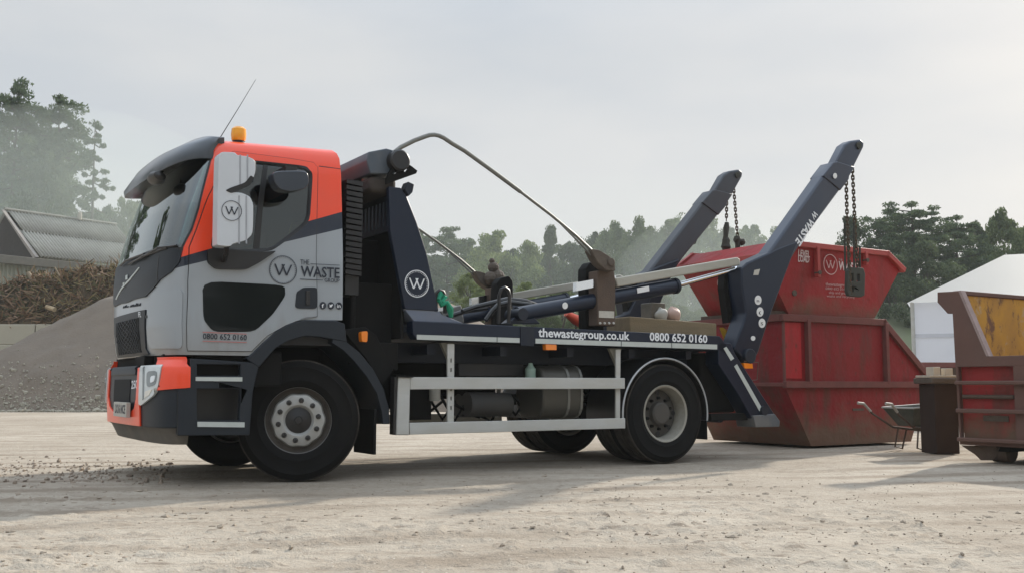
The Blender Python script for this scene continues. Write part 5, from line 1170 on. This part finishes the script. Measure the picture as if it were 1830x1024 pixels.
M_bank = mat('bank_earth', (.13, .13, .08), .95, var=.35, scale=.6, dust=.8, dcol=(.12, .16, .065), dscale=.5, bump=.6, bscale=6)
o = heightmesh('earth_bank', M_bank, -15, 36, 48, 72, .45, bank_h, None, None); o['kind'] = 'structure'
# concrete block wall (interlocking blocks)
M_conc = mat('pale_concrete', (.44, .40, .31), .9, var=.2, scale=1.5, dust=.35, dcol=(.26, .23, .17), dscale=1.5, bump=.3, bscale=8)
bl = MB().box((0, 0, 0), (1.56, .8, .775)).build('concrete_block', M_conc, bevel=.03)
blocks = []
for r in range(4):
    for k in range(9):
        x0 = -27.8 + k * 1.6 + (r % 2) * .8 + .85
        o = bl if not blocks else bl.copy()
        if blocks: COL.objects.link(o)
        o.location = (x0, 38.4 + random.uniform(-.02, .02), r * .78); o.rotation_euler = (0, 0, random.uniform(-.01, .01)); blocks.append(o)
        tag(o, 'pale rectangular concrete block of the retaining wall below the green waste heap', 'concrete block', 'concrete blocks of the wall below the green waste')
# green waste
def gw_h(x, y):
    a = 1.5 * (x + 36); b = 1.4 * (y - 38.6) + 2.9; c = 4.0 + .21 * (x + 20.3) + 0 * y; d = 1.2 * (-6 - x); e = 1.2 * (48.3 - y)
    k = 2.; h = -np.log(np.exp(-k * a) + np.exp(-k * b) + np.exp(-k * c) + np.exp(-k * d) + np.exp(-k * e)) / k
    return h + 1.2 * vnoise(x, y, 1.9, 41) + .8 * vnoise(x, y, .8, 42) + .25 * vnoise(x, y, .35, 43)
gwr = empty('green_waste_heap', (-20, 42, 0), 0, 'tangled brown and green heap of cut branches above the concrete block wall', 'waste heap')
core = heightmesh('core', mat('dark_compost', (.09, .058, .036), .95, var=.5, scale=2, dust=.7, dcol=(.10, .08, .04), dscale=3, bump=1., bscale=9), -27, -6, 38.5, 48, .2, gw_h, None, None)
core.parent = gwr; core.matrix_parent_inverse = Matrix.Translation((20, -42, 0))
def brush(name, n, m, fn, x0, x1, y0, y1, ln, wd, seed, parent, off):
    r = np.random.RandomState(seed); x = r.uniform(x0, x1, n); y = y0 + (y1 - y0) * r.uniform(0, 1, n) ** 1.3; z = fn(x, y) + r.uniform(-.15, .25, n)
    d = r.normal(size=(n, 3)); d[:, 2] = d[:, 2] * .7 + .25; d /= np.linalg.norm(d, axis=1, keepdims=True); s = np.cross(d, r.normal(size=(n, 3))); s /= np.linalg.norm(s, axis=1, keepdims=True)
    L_ = ln * r.uniform(.4, 1.3, (n, 1)); W_ = wd * r.uniform(.5, 1.5, (n, 1)); c = np.stack([x, y, z], 1) - np.array(off)
    V = np.stack([c - s * W_, c + s * W_, c + d * L_ + s * W_ * .4, c + d * L_ - s * W_ * .4], 1).reshape(-1, 3)
    me = bpy.data.meshes.new(name); me.from_pydata(V.tolist(), [], [(4 * i, 4 * i + 1, 4 * i + 2, 4 * i + 3) for i in range(n)]); me.materials.append(m)
    o = bpy.data.objects.new(name, me); COL.objects.link(o); o.parent = parent; o['kind'] = 'stuff'; return o
OFF = (-20, 42, 0)
brush('twigs', 12000, mat('brown_twigs', (.21, .13, .075), .9, var=.6, scale=1.2), gw_h, -27, -9, 38.6, 44, .5, .034, 5, gwr, OFF)
brush('dry_grass', 5000, mat('straw_grass', (.26, .20, .09), .9, var=.5, scale=.8), gw_h, -19, -9, 38.8, 44, .5, .02, 6, gwr, OFF)
brush('leafy_cuttings', 6000, mat('olive_leaves', (.085, .075, .03), .85, var=.6, scale=1.5), gw_h, -27, -12, 38.7, 44, .22, .07, 8, gwr, OFF)
for (a, b_, r0) in (((62, 520), (50, 488), .13), ((72, 540), (62, 515), .15), ((118, 545), (112, 500), .06), ((110, 520), (98, 478), .05), ((140, 545), (120, 530), .08), ((170, 540), (176, 490), .10)):
    A = D(*a, 39.6 if a[0] != 170 else 40.5) - np.array([-20, 42, 0]); B = D(*b_, 39.9) - np.array([-20, 42, 0]); mdl = (A + B) / 2 + np.array([.08, 0, .05])
    MB().tube([A, mdl, B], [r0, r0 * .85, r0 * .6], 8).build('branch', mat('pale_branch', (.22, .17, .11), .9, var=.4, scale=4), gwr, smooth=True)
A = D(83, 548, 38.9) - np.array([-20, 42, 0]); B = D(98, 553, 38.7) - np.array([-20, 42, 0]); MB().tube([A, B], .09, 8).build('log', mat('cut_log', (.40, .30, .18), .8, var=.2), gwr)

# shed with corrugated roof
K = 50. / 42.
eL = np.array([-19.8, 42.]) * K; dv = np.array([3.0, 3.95]) / 4.96; nv = np.array([-.796, .605]); Ls = 5.15 * K; hw_ = 2.9 * K; eh = .817 + 232 * 42 * K / 1803; rh = .817 + (687 - 376) * 43.75 * K / 1803
sh = empty('shed', (float(eL[0]), float(eL[1]), 0), math.atan2(dv[1], dv[0]), 'pale clad shed with a grey corrugated roof behind the green waste heap', 'shed')
M_cor = mat('grey_fibre_cement', (.34, .325, .29), .95, spec=.15, var=.25, scale=1.0, dust=.5, dcol=(.24, .24, .19), dscale=1.6, bump=.15, bscale=10)
def corr(name, x0, x1, ya, za, yb, zb, m, pitch=.18, amp=.055, back=False):
    n = int((x1 - x0) / pitch * 8); vs = []; fs = []
    nn = Vector((0, -(zb - za), (yb - ya))).normalized(); nn = nn if nn.z > 0 or abs(nn.z) < 1e-6 else -nn
    for i in range(n + 1):
        x = x0 + (x1 - x0) * i / n; o_ = amp * math.cos(2 * math.pi * (x - x0) / pitch)
        for y, z in ((ya, za), (yb, zb)): vs.append((x, y + nn.y * o_, z + nn.z * o_))
    for i in range(n): fs.append((2 * i, 2 * i + 2, 2 * i + 3, 2 * i + 1))
    b = MB().add(vs, fs); o = b.build(name, m, sh, smooth=True, angle=80); md = o.modifiers.new('s', 'SOLIDIFY'); md.thickness = .02; return o
ymid = hw_ * .52; zmid = eh + (rh - eh) * .52
corr('roof', -.15, Ls, -.25, eh - .12, ymid + .1, zmid + .05, M_cor)
corr('roof', -.05, Ls - .05, ymid, zmid + .06, hw_, rh + .06, M_cor)
corr('roof', -.15, Ls, hw_ * 2 + .25, eh - .12, hw_, rh, M_cor)
MB().tube([(-.2, hw_, rh + .10), (Ls + .05, hw_, rh + .10)], .09, 8).build('ridge_cap', M_cor, sh)
MB().prism([(-.25, eh - .16), (-.02, eh - .22), (hw_ - .1, rh - .08), (hw_, rh + .06)], -.35, -.17, 'x').build('barge_board', mat('pale_barge', (.30, .27, .24), .9, var=.3, scale=2, dust=.3), sh)
MB().prism([(.1, eh - .3), (2 * hw_ - .1, eh - .3), (hw_, rh - .12)], -.1, -.05, 'x').build('gable_shade_sheet', mat('gable_shade', (.05, .042, .036), .9, var=.3), sh)  # dark sheet standing in for the shade inside the open gable
MB().box((-7.5, -.30, eh - .62), (Ls + .2, -.05, eh - .22)).build('eave_beam', mat('grey_beam', (.15, .145, .12), .8, var=.2, dust=.3), sh, bevel=.02)
clad = mat('pale_green_cladding', (.30, .31, .25), .8, var=.12, scale=1, dust=.4, dcol=(.22, .21, .16))
def wallc(x0, x1, y, z0, z1, m):
    n = int((x1 - x0) / .05); b = MB(); vs = []
    for i in range(n + 1):
        x = x0 + (x1 - x0) * i / n; o_ = .03 * (1 if (i // 2) % 2 else -1); vs += [(x, y + o_, z0), (x, y + o_, z1)]
    b.add(vs, [(2 * i, 2 * i + 2, 2 * i + 3, 2 * i + 1) for i in range(n)]); return b
wallc(-7.4, -.2, .02, 0, eh - .62, clad).build('wall', clad, sh); wallc(-.18, .75, -.06, 0, eh - .62, mat('grey_blue_cladding', (.33, .36, .36), .8, var=.1)).build('wall_panel', MATS['grey_blue_cladding'], sh)
wallc(2.4, Ls, .02, 0, eh - .62, clad).build('wall', clad, sh)
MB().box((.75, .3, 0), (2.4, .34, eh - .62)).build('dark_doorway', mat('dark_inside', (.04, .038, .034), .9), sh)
MB().box((.8, .2, eh - 2.2), (1.7, .25, eh - 1.9)).build('shelf_panel', MATS['grey_blue_cladding'], sh)
MB().prism([(.02, 0), (2 * hw_ - .02, 0), (2 * hw_ - .02, eh - .3), (.02, eh - .3)], Ls - .3, Ls - .2, 'x').build('end_wall', clad, sh)
MB().lathe([(.001, 0), (.10, 0), (.13, .25), (.10, .42), (.001, .48)], (3.9, hw_ * .98, rh + .05), 'z', 12).build('roof_vent', mat('vent_pale', (.45, .42, .36), .8), sh, smooth=True)

# ================================================================== TREES
def leafmat(name, a, b_, hue=.5):
    m, t, b = newmat(name); Lk = t.links.new; tc = N('ShaderNodeTexCoord', t); o = t.nodes['Material Output']
    n = N('ShaderNodeTexNoise', t); n.inputs['Scale'].default_value = .55; n.inputs['Detail'].default_value = 4; Lk(tc.outputs['Object'], n.inputs['Vector'])
    n2 = N('ShaderNodeTexNoise', t); n2.inputs['Scale'].default_value = 6; Lk(tc.outputs['Object'], n2.inputs['Vector'])
    av = N('ShaderNodeMath', t, operation='MULTIPLY_ADD'); av.inputs[1].default_value = .5; Lk(n2.outputs['Fac'], av.inputs[0]); hf = N('ShaderNodeMath', t, operation='MULTIPLY'); hf.inputs[1].default_value = .5; Lk(n.outputs['Fac'], hf.inputs[0]); Lk(hf.outputs[0], av.inputs[2])
    r = N('ShaderNodeValToRGB', t); r.color_ramp.elements[0].position = .36; r.color_ramp.elements[0].color = sv(a); r.color_ramp.elements[1].position = .64; r.color_ramp.elements[1].color = sv(b_); Lk(av.outputs[0], r.inputs['Fac'])
    Lk(r.outputs['Color'], b.inputs['Base Color']); b.inputs['Roughness'].default_value = .7; b.inputs['Specular IOR Level'].default_value = .2
    tl = N('ShaderNodeBsdfTranslucent', t); Lk(r.outputs['Color'], tl.inputs['Color']); ms = N('ShaderNodeMixShader', t); ms.inputs[0].default_value = .35; Lk(b.outputs[0], ms.inputs[1]); Lk(tl.outputs[0], ms.inputs[2]); Lk(ms.outputs[0], o.inputs['Surface']); return m
M_pine = leafmat('pine_needles', (.055, .085, .045), (.12, .16, .075)); M_leaf = leafmat('oak_leaves', (.065, .095, .035), (.16, .20, .075)); M_leafl = leafmat('light_leaves', (.11, .15, .045), (.24, .28, .10)); M_leafd = leafmat('dark_leaves', (.045, .065, .035), (.11, .14, .065))
M_bark = mat('bark', (.075, .058, .045), .95, var=.35, scale=3, stretch=(1, 1, .3))
def leaves(C, rad, n, size, r, flat=1., elong=1.6):
    """C: clump centres (k,3); rad (k,); returns quads"""
    k = len(C); idx = r.randint(0, k, n); p = r.normal(size=(n, 3)); p /= np.linalg.norm(p, axis=1, keepdims=True); p *= (r.uniform(0, 1, (n, 1)) ** .45); p[:, 2] *= flat
    c = C[idx] + p * rad[idx][:, None]; d = r.normal(size=(n, 3)); d /= np.linalg.norm(d, axis=1, keepdims=True); s = np.cross(d, r.normal(size=(n, 3))); s /= np.linalg.norm(s, axis=1, keepdims=True)
    sz = size * r.uniform(.55, 1.35, (n, 1)); d = d * sz * elong * .5; s = s * sz * .5
    return np.stack([c - d, c + s, c + d, c - s], 1).reshape(-1, 3)
def qmesh(name, V, m):
    n = len(V) // 4; me = bpy.data.meshes.new(name); me.vertices.add(len(V)); me.vertices.foreach_set('co', V.astype('f').ravel()); me.loops.add(4 * n); me.loops.foreach_set('vertex_index', np.arange(4 * n, dtype='i')); me.polygons.add(n); me.polygons.foreach_set('loop_start', (np.arange(n) * 4).astype('i')); me.update(calc_edges=True); me.materials.append(m); return me
def proto_pine(seed, sparse=False, m=None):
    r = np.random.RandomState(seed); Ht = 20.; tb = MB(); bend = r.uniform(-.5, .5, 2)
    tp_ = [(bend[0] * (z / Ht) ** 2 * 1.5, bend[1] * (z / Ht) ** 2, z) for z in np.linspace(0, Ht, 9)]; tb.tube(tp_, [.34, .31, .28, .25, .21, .17, .12, .07, .03], 8)
    C = []; Rd = []
    nb = 40 if sparse else 46
    for i in range(nb):
        f = (.30 + .70 * (i / nb)) if sparse else (.34 + .64 * (i / nb) ** .9); z = Ht * f; a = i * 2.4 + r.uniform(-.4, .4)
        L_ = (3.9 * (1.05 - f) ** .65 + .35) * r.uniform(.6, 1.1) if sparse else 3.9 * math.sin(math.pi * min(1, max(.12, (f - .22) / .83))) ** .55 * r.uniform(.6, 1.1)
        b0 = np.array([bend[0] * f * f * 1.5, bend[1] * f * f, z - .3]); tip = b0 + np.array([L_ * math.cos(a), L_ * math.sin(a), (.35 if sparse else .9) * L_ * r.uniform(.1, .6) - .3])
        mid = (b0 + tip) / 2 + np.array([0, 0, .15 * L_ * (-1 if sparse else -.5)]); tb.tube([b0, mid, tip], [.075 if not sparse else .05, .05, .015], 5)
        for s in np.linspace(.38, 1, 4 if L_ > 1.8 else 2):
            p = b0 * (1 - s) + tip * s; p[2] += -.15 * L_ * 4 * s * (1 - s) * .5; C.append(p + r.normal(size=3) * .22); Rd.append((.50 if sparse else .78) * r.uniform(.7, 1.25) * (.7 + .12 * L_))
    C.append(np.array([bend[0] * 1.5, bend[1], Ht - .2])); Rd.append(.7)
    V = leaves(np.array(C), np.array(Rd), 14000 if sparse else 26000, .13, r, flat=.42, elong=2.4)
    return tb, V, m or M_pine
def proto_dec(seed, m, spread=1., base=.12, nc=110, n=30000, spire=False):
    r = np.random.RandomState(seed); Ht = 13.; W = 4.6 * spread; tb = MB(); tb.tube([(0, 0, 0), (.1, .05, Ht * .25), (0, .1, Ht * .5), (.1, 0, Ht * .78)], [.30, .25, .18, .05], 8); C = []; Rd = []
    for i in range(nc):
        u = r.uniform(-1, 1); a = r.uniform(0, 2 * math.pi); q = r.uniform(.45, 1) ** .6; z01 = (u + 1) / 2
        env = (1 - z01) ** .8 + .1 if spire else math.sqrt(max(.04, 1 - (u * .95) ** 2)) * (1 - .15 * u)
        lump = 1 + .22 * math.sin(3 * a + seed) * math.cos(4 * u + seed)
        p = np.array([W * env * q * lump * math.cos(a), W * env * q * lump * math.sin(a), Ht * (base + (.93 - base) * z01) + r.uniform(-.4, .4)]); C.append(p); Rd.append(r.uniform(.7, 1.35) * (.6 if spire else 1))
        if i % 4 == 0: st = np.array([0, 0, max(1.2, p[2] * .6)]); tb.tube([st, (st + p) / 2 + np.array([0, 0, -.2]), p], [.09, .06, .02], 5)
    for k in range(10): a = r.uniform(0, 2 * math.pi); rr_ = W * .4 * r.uniform(0, 1) * (.2 if spire else 1); C.append(np.array([rr_ * math.cos(a), rr_ * math.sin(a), Ht * r.uniform(.92, 1.0)])); Rd.append(r.uniform(.4, .8))
    return tb, leaves(np.array(C), np.array(Rd), n, .165, r, flat=.7, elong=1.6), m
protos = {'p1': proto_pine(1), 'p2': proto_pine(5), 'ps': proto_pine(9, True), 'd1': proto_dec(2, M_leaf), 'd2': proto_dec(3, M_leafd, 1.15), 'd3': proto_dec(4, M_leafl, 1.1, .05), 'd4': proto_dec(6, M_leafd, .95, .06), 'sp': proto_dec(7, M_leafd, .55, .1, 70, 16000, True), 'd5': proto_dec(11, M_leaf, 1.25, .04)}
TM = {}
for k, (tb, V, m) in protos.items():
    o = tb.build('trunk', M_bark, smooth=True); TM[k] = (o.data, qmesh('crown', V, m), 20. if k in ('p1', 'p2', 'ps') else 13.); bpy.data.objects.remove(o)
def tree(kind, px, top, Y, wpx, label, group, name='tree', rz=None, X=None, Hm=None):
    tm, cm, h0 = TM[kind]; x = (px - 915) / F * Y * 1.0 if X is None else X; hh = (H + (687.1 - top) * Y / F) * (1.10 if group == GM else 1.04) if Hm is None else Hm
    sz = hh / h0; w0 = {'p1': 8.6, 'p2': 8.6, 'ps': 7.6, 'sp': 5.4}.get(kind, 10.2); sx = (wpx * Y / F) / w0 * (1.45 if group == GM else 1.2 if group == GR else 1.) if wpx else sz
    rt = empty(name, (x, Y, 0), random.uniform(0, 6.28) if rz is None else rz, label, 'tree', group); rt.scale = (sx, sx, sz)
    for nm, me in (('trunk', tm), ('crown', cm)): o = bpy.data.objects.new(nm, me); COL.objects.link(o); o.parent = rt
    return rt
GL = 'pines behind the shed'; GM = 'trees beyond the yard behind the truck'; GR = 'trees behind the skips and the marquee'
for kd, px, top, Y, wp, lab in (
    ('p1', 8, 166, 66, 175, 'tall dense pine at the left edge, tallest over the shed roof'), ('p2', 92, 180, 68, 165, 'broad dense pine over the middle of the shed roof'),
    ('p2', 50, 215, 76, 190, 'dense pine half hidden between the two tallest pines'), ('ps', 157, 232, 64, 120, 'thin pine with open layered branches right of the dense pines'),
    ('d2', 70, 305, 62, 150, 'dark leafy tree low behind the shed roof ridge'),
    ('p2', -110, 150, 64, 210, 'tall pine beyond the left edge of the photo'), ('p1', -290, 140, 60, 240, 'tall pine reflected in the windscreen, beyond the left edge')):
    tree(kd, px, top, Y, wp, lab, GL, 'pine_tree' if kd[0] == 'p' else 'broadleaf_tree')
for kd, px, top, Y, wp, lab in (
    ('d4', 190, 402, 95, 70, 'small hazy tree right of the shed roof, the left of two'), ('d5', 232, 393, 98, 85, 'hazy rounded tree just left of the windscreen'),
    ('d2', 745, 445, 88, 90, 'dark tree just right of the navy tower'), ('p1', 800, 433, 84, 100, 'flat-topped pine seen under the far sheeting arm'), ('d3', 886, 447, 80, 120, 'light green rounded tree behind the far rusty post'), ('d3', 942, 462, 84, 85, 'light green bushy tree left of the slim spire tree'),
    ('sp', 984, 436, 82, 60, 'slim spire-shaped conifer behind the middle of the truck'), ('d2', 1020, 462, 88, 90, 'dark round tree behind the near brown post'), ('d4', 1060, 448, 90, 85, 'dark tree directly behind the sheeting arm knuckle'),
    ('d1', 1098, 430, 86, 95, 'bushy tree right of the near brown post'), ('d1', 1150, 424, 84, 95, 'bushy tree behind the lower end of the far lifting arm'), ('d5', 1205, 425, 86, 90, 'tree behind the middle of the far lifting arm'),
    ('d1', 1248, 400, 82, 110, 'tallest rounded tree under the far lifting arm tip'), ('d4', 1300, 436, 84, 80, 'tree behind the hooks of the far chains'), ('d5', 1345, 434, 86, 85, 'low tree between the far hooks and the near arm'), ('d1', 1395, 440, 92, 90, 'low hazy tree behind the near lifting arm'),
    ('d4', 700, 470, 90, 100, 'dark tree hidden behind the navy tower'), ('d5', 838, 462, 98, 120, 'hazy tree between the flat-topped pine and the light green tree'), ('d2', 915, 474, 100, 120, 'hazy tree behind the two light green trees'),
    ('d5', 965, 478, 99, 120, 'hazy tree left behind the slim conifer'), ('d5', 1040, 470, 101, 120, 'hazy tree seen between the two dark trees by the brown post'), ('d2', 1125, 452, 99, 120, 'hazy tree filling the gap left of the far lifting arm'), ('d5', 1275, 440, 98, 120, 'hazy tree behind the tallest rounded tree'), ('d2', 1440, 462, 99, 130, 'hazy tree hidden behind the upper skip')):
    tree(kd, px, top, Y, wp, lab, GM, {'p': 'pine_tree', 's': 'conifer_tree'}.get(kd[0], 'broadleaf_tree'))
for kd, px, top, Y, wp, lab in (
    ('d4', 1535, 402, 66, 95, 'dark tree behind the near hanging chains'), ('p2', 1585, 386, 68, 110, 'dark pine-like tree right of the near chains'), ('p1', 1640, 374, 64, 135, 'tallest dark broad tree above the right end of the upper skip'),
    ('d2', 1655, 440, 60, 130, 'dark lower tree just left of the marquee'), ('p2', 1712, 398, 66, 120, 'dark tree above the left slope of the marquee roof'), ('d4', 1757, 412, 70, 90, 'darker gap-filling tree above the marquee roof'),
    ('d1', 1800, 394, 68, 120, 'greener bushy tree above the marquee ridge'), ('p1', 1870, 398, 72, 130, 'tree at the right edge of the photo above the marquee'), ('d2', 1600, 470, 58, 130, 'dark bushy tree beside the right end of the upper skip'), ('d4', 1560, 500, 62, 120, 'low dark tree hidden behind the upper skip')):
    tree(kd, px, top, Y, wp, lab, GR, {'p': 'pine_tree'}.get(kd[0], 'broadleaf_tree'))
# scrub on the bank
rs2 = random.Random(4)
for k in range(16):
    px = 765 + k * 34 + rs2.uniform(-8, 8); Y = 57 + rs2.uniform(-1.5, 1.5); hgt = rs2.uniform(2.0, 3.4)
    X = (px - 915) / F * Y; b0 = float(bank_h(np.array(X), np.array(Y)))
    o = tree('d3' if k < 6 else 'd5', px, 0, Y, 70, 'pale green shrub on the earth bank behind the truck deck', 'shrubs along the earth bank', 'shrub', Hm=hgt); o.location.z = max(0, b0 - .5); o['category'] = 'shrub'
# trees on the viewer's side, seen as reflections in the glass
for k, (X, Y, hh) in enumerate(((-52, 22, 17), (-40, 36, 19), (-58, 44, 20), (30, -34, 13), (18, -40, 15), (42, -26, 14), (6, -42, 14))):
    tree(('p1', 'p2')[k % 2] if k < 3 else 'd1', 0, 0, Y, 0, 'tree outside the picture, seen only as a reflection in the cab glass', 'trees reflected in the cab glass', 'tree', X=X, Hm=hh)

# ================================================================== STONES AND CLODS
def stone_me(seed, r=1.):
    rr = random.Random(seed); bm = bmesh.new(); bmesh.ops.create_icosphere(bm, subdivisions=2, radius=r)
    for v in bm.verts: v.co *= 1 + rr.uniform(-.22, .22); v.co.z *= .62
    me = bpy.data.meshes.new('stone'); bm.to_mesh(me); bm.free(); return me
M_st = mat('clod_brown', (.22, .17, .13), .95, var=.4, scale=1.5, bump=.4); M_st2 = mat('stone_grey', (.26, .235, .20), .9, var=.3, scale=1.5)
sm = [stone_me(i) for i in range(6)]
for i, m in enumerate(sm): m.materials.append(M_st if i < 4 else M_st2)
rs3 = random.Random(12)
cl = [(232, 846, 12), (262, 857, 9), (305, 828, 9), (285, 858, 6), (118, 885, 7), (212, 856, 8), (95, 858, 6), (145, 832, 6), (60, 826, 7), (80, 826, 6), (190, 842, 5), (240, 832, 7), (300, 803, 6), (150, 800, 5), (40, 815, 4), (250, 860, 7), (320, 862, 4), (170, 848, 5), (10, 858, 6), (45, 856, 7), (130, 846, 6), (110, 852, 5)]
for px, py, sz in cl:
    g = G(px, py + 2); s = sz * g[1] / F * .5; o = bpy.data.objects.new('clod', rs3.choice(sm[:4])); COL.objects.link(o); o.location = (float(g[0]), float(g[1]), float(gz(g[0], g[1])) + s * .25); o.scale = (s * rs3.uniform(.8, 1.3), s, s * rs3.uniform(.8, 1.3)); o.rotation_euler = (rs3.uniform(-.3, .3), rs3.uniform(-.3, .3), rs3.uniform(0, 6))
    tag(o, 'lump of dry brown earth on the dirt in front of the truck', 'clod', 'clods of earth in front of the truck')
def scatter(name, pts, sizes, m, seed):
    r = np.random.RandomState(seed); ic = bmesh.new(); bmesh.ops.create_icosphere(ic, subdivisions=1, radius=1.); bv = np.array([v.co[:] for v in ic.verts]); bf = np.array([[v.index for v in f.verts] for f in ic.faces]); ic.free()
    n = len(pts); V = bv[None] * r.uniform(.65, 1.3, (n, len(bv), 1)) * sizes[:, None, None] * r.uniform(.6, 1.2, (n, 1, 3)) + pts[:, None, :]; Fc = (bf[None] + (np.arange(n) * len(bv))[:, None, None]).reshape(-1, 3)
    me = bpy.data.meshes.new(name); me.from_pydata(V.reshape(-1, 3).tolist(), [], Fc.tolist()); me.materials.append(m); o = bpy.data.objects.new(name, me); COL.objects.link(o); return tag(o, None, None, None, 'stuff')
r = np.random.RandomState(3)
n = 2600; Y = 3.2 * (12 / 3.2) ** r.uniform(0, 1, n) ; X = r.uniform(-.55, .55, n) * Y; s = r.lognormal(-5.5, .45, n); dens = vnoise(X, Y, 1.3, 55) > -.1; X, Y, s = X[dens], Y[dens], s[dens]
def clodset(name, n, seed, ylo, yhi, mu, m):
    r = np.random.RandomState(seed); Y = ylo * (yhi / ylo) ** r.uniform(0, 1, n); X = r.uniform(-.56, .56, n) * Y; s = r.lognormal(mu, .38, n); k = (vnoise(X, Y * 2.2, 1.6, 71) + .5 * vnoise(X, Y, .5, 72)) > .06; X, Y, s = X[k], Y[k], s[k]
    o = scatter(name, np.stack([X, Y, gz(X, Y) - s * .12], 1), s, m, seed); me = o.data; co = np.empty(len(me.vertices) * 3, 'f'); me.vertices.foreach_get('co', co); co = co.reshape(-1, 3); base = np.repeat(gz(X, Y), len(co) // len(X)); co[:, 2] = base + (co[:, 2] - base) * .5; me.vertices.foreach_set('co', co.ravel()); return o
clodset('earth_crumbs', 2600, 21, 3.1, 9.5, -4.25, mat('crumb_earth', (.30, .245, .185), .95, var=.35, scale=3, bump=.3))
scatter('loose_stones', np.stack([X, Y, gz(X, Y) + s * .2], 1), s, mat('pebbles', (.29, .235, .18), .95, var=.5, scale=3), 1)
n = 520; px = r.uniform(-20, 310, n); py = 840 + r.normal(size=n) * 12; gg = np.array([G(a, b) for a, b in zip(px, py)]); s = r.lognormal(-4.6, .5, n)
scatter('rubble', np.stack([gg[:, 0], gg[:, 1], gz(gg[:, 0], gg[:, 1]) + s * .2], 1), s, mat('rubble_brown', (.30, .24, .185), .95, var=.5, scale=3), 2)
n = 5000; X = r.uniform(-22, -3, n); Y = 31.0 + np.abs(r.normal(size=n)) * 1.1; s = r.lognormal(-3.5, .45, n); hs_ = np.maximum(soil_h(X, Y), 0)
scatter('gravel', np.stack([X, Y, hs_ + s * .2], 1), s, mat('gravel_pale', (.30, .27, .21), .95, var=.5, scale=1), 4)

# ================================================================== HAZE
hz_ = MB().box((-260, -60, -1.2), (260, 130, 24)).build('haze', mat('haze_box', (1, 1, 1))); hm = bpy.data.materials.new('haze_air'); hm.use_nodes = True; t = hm.node_tree; t.nodes.clear()
o = N('ShaderNodeOutputMaterial', t); v = N('ShaderNodeVolumePrincipled', t); v.inputs['Color'].default_value = (.84, .90, .92, 1); v.inputs['Density'].default_value = .0006; v.inputs['Anisotropy'].default_value = .1; t.links.new(v.outputs[0], o.inputs['Volume'])
hz_.data.materials.clear(); hz_.data.materials.append(hm); hz_['kind'] = 'stuff'
dm = bpy.data.materials.new('dust_air'); dm.use_nodes = True; t = dm.node_tree; t.nodes.clear(); o = N('ShaderNodeOutputMaterial', t); v = N('ShaderNodeVolumePrincipled', t)
v.inputs['Color'].default_value = (.80, .86, .80, 1); v.inputs['Density'].default_value = .036; t.links.new(v.outputs[0], o.inputs['Volume'])
dm2 = dm.copy(); dm2.name = 'thin_dust'; dm2.node_tree.nodes['Principled Volume'].inputs['Density'].default_value = .010
for (x, y, z, sx, sy, sz) in ((-27, 57.5, 8.5, 13, 5.5, 8.5), (9.5, 46, 5.2, 5.0, 3.5, 3.6), (6, 72, 7, 30, 7, 9)):
    dme = bpy.data.meshes.new('dust_cloud'); bq = bmesh.new(); bmesh.ops.create_icosphere(bq, subdivisions=4, radius=1.0); bq.to_mesh(dme); bq.free(); d_ = bpy.data.objects.new('dust_cloud', dme); COL.objects.link(d_); d_.location = (x, y, z); d_.scale = (sx, sy, sz)
    d_.data.materials.clear(); d_.data.materials.append(dm if sx < 20 else dm2); d_['kind'] = 'stuff'
scn.cycles.volume_bounces = 1
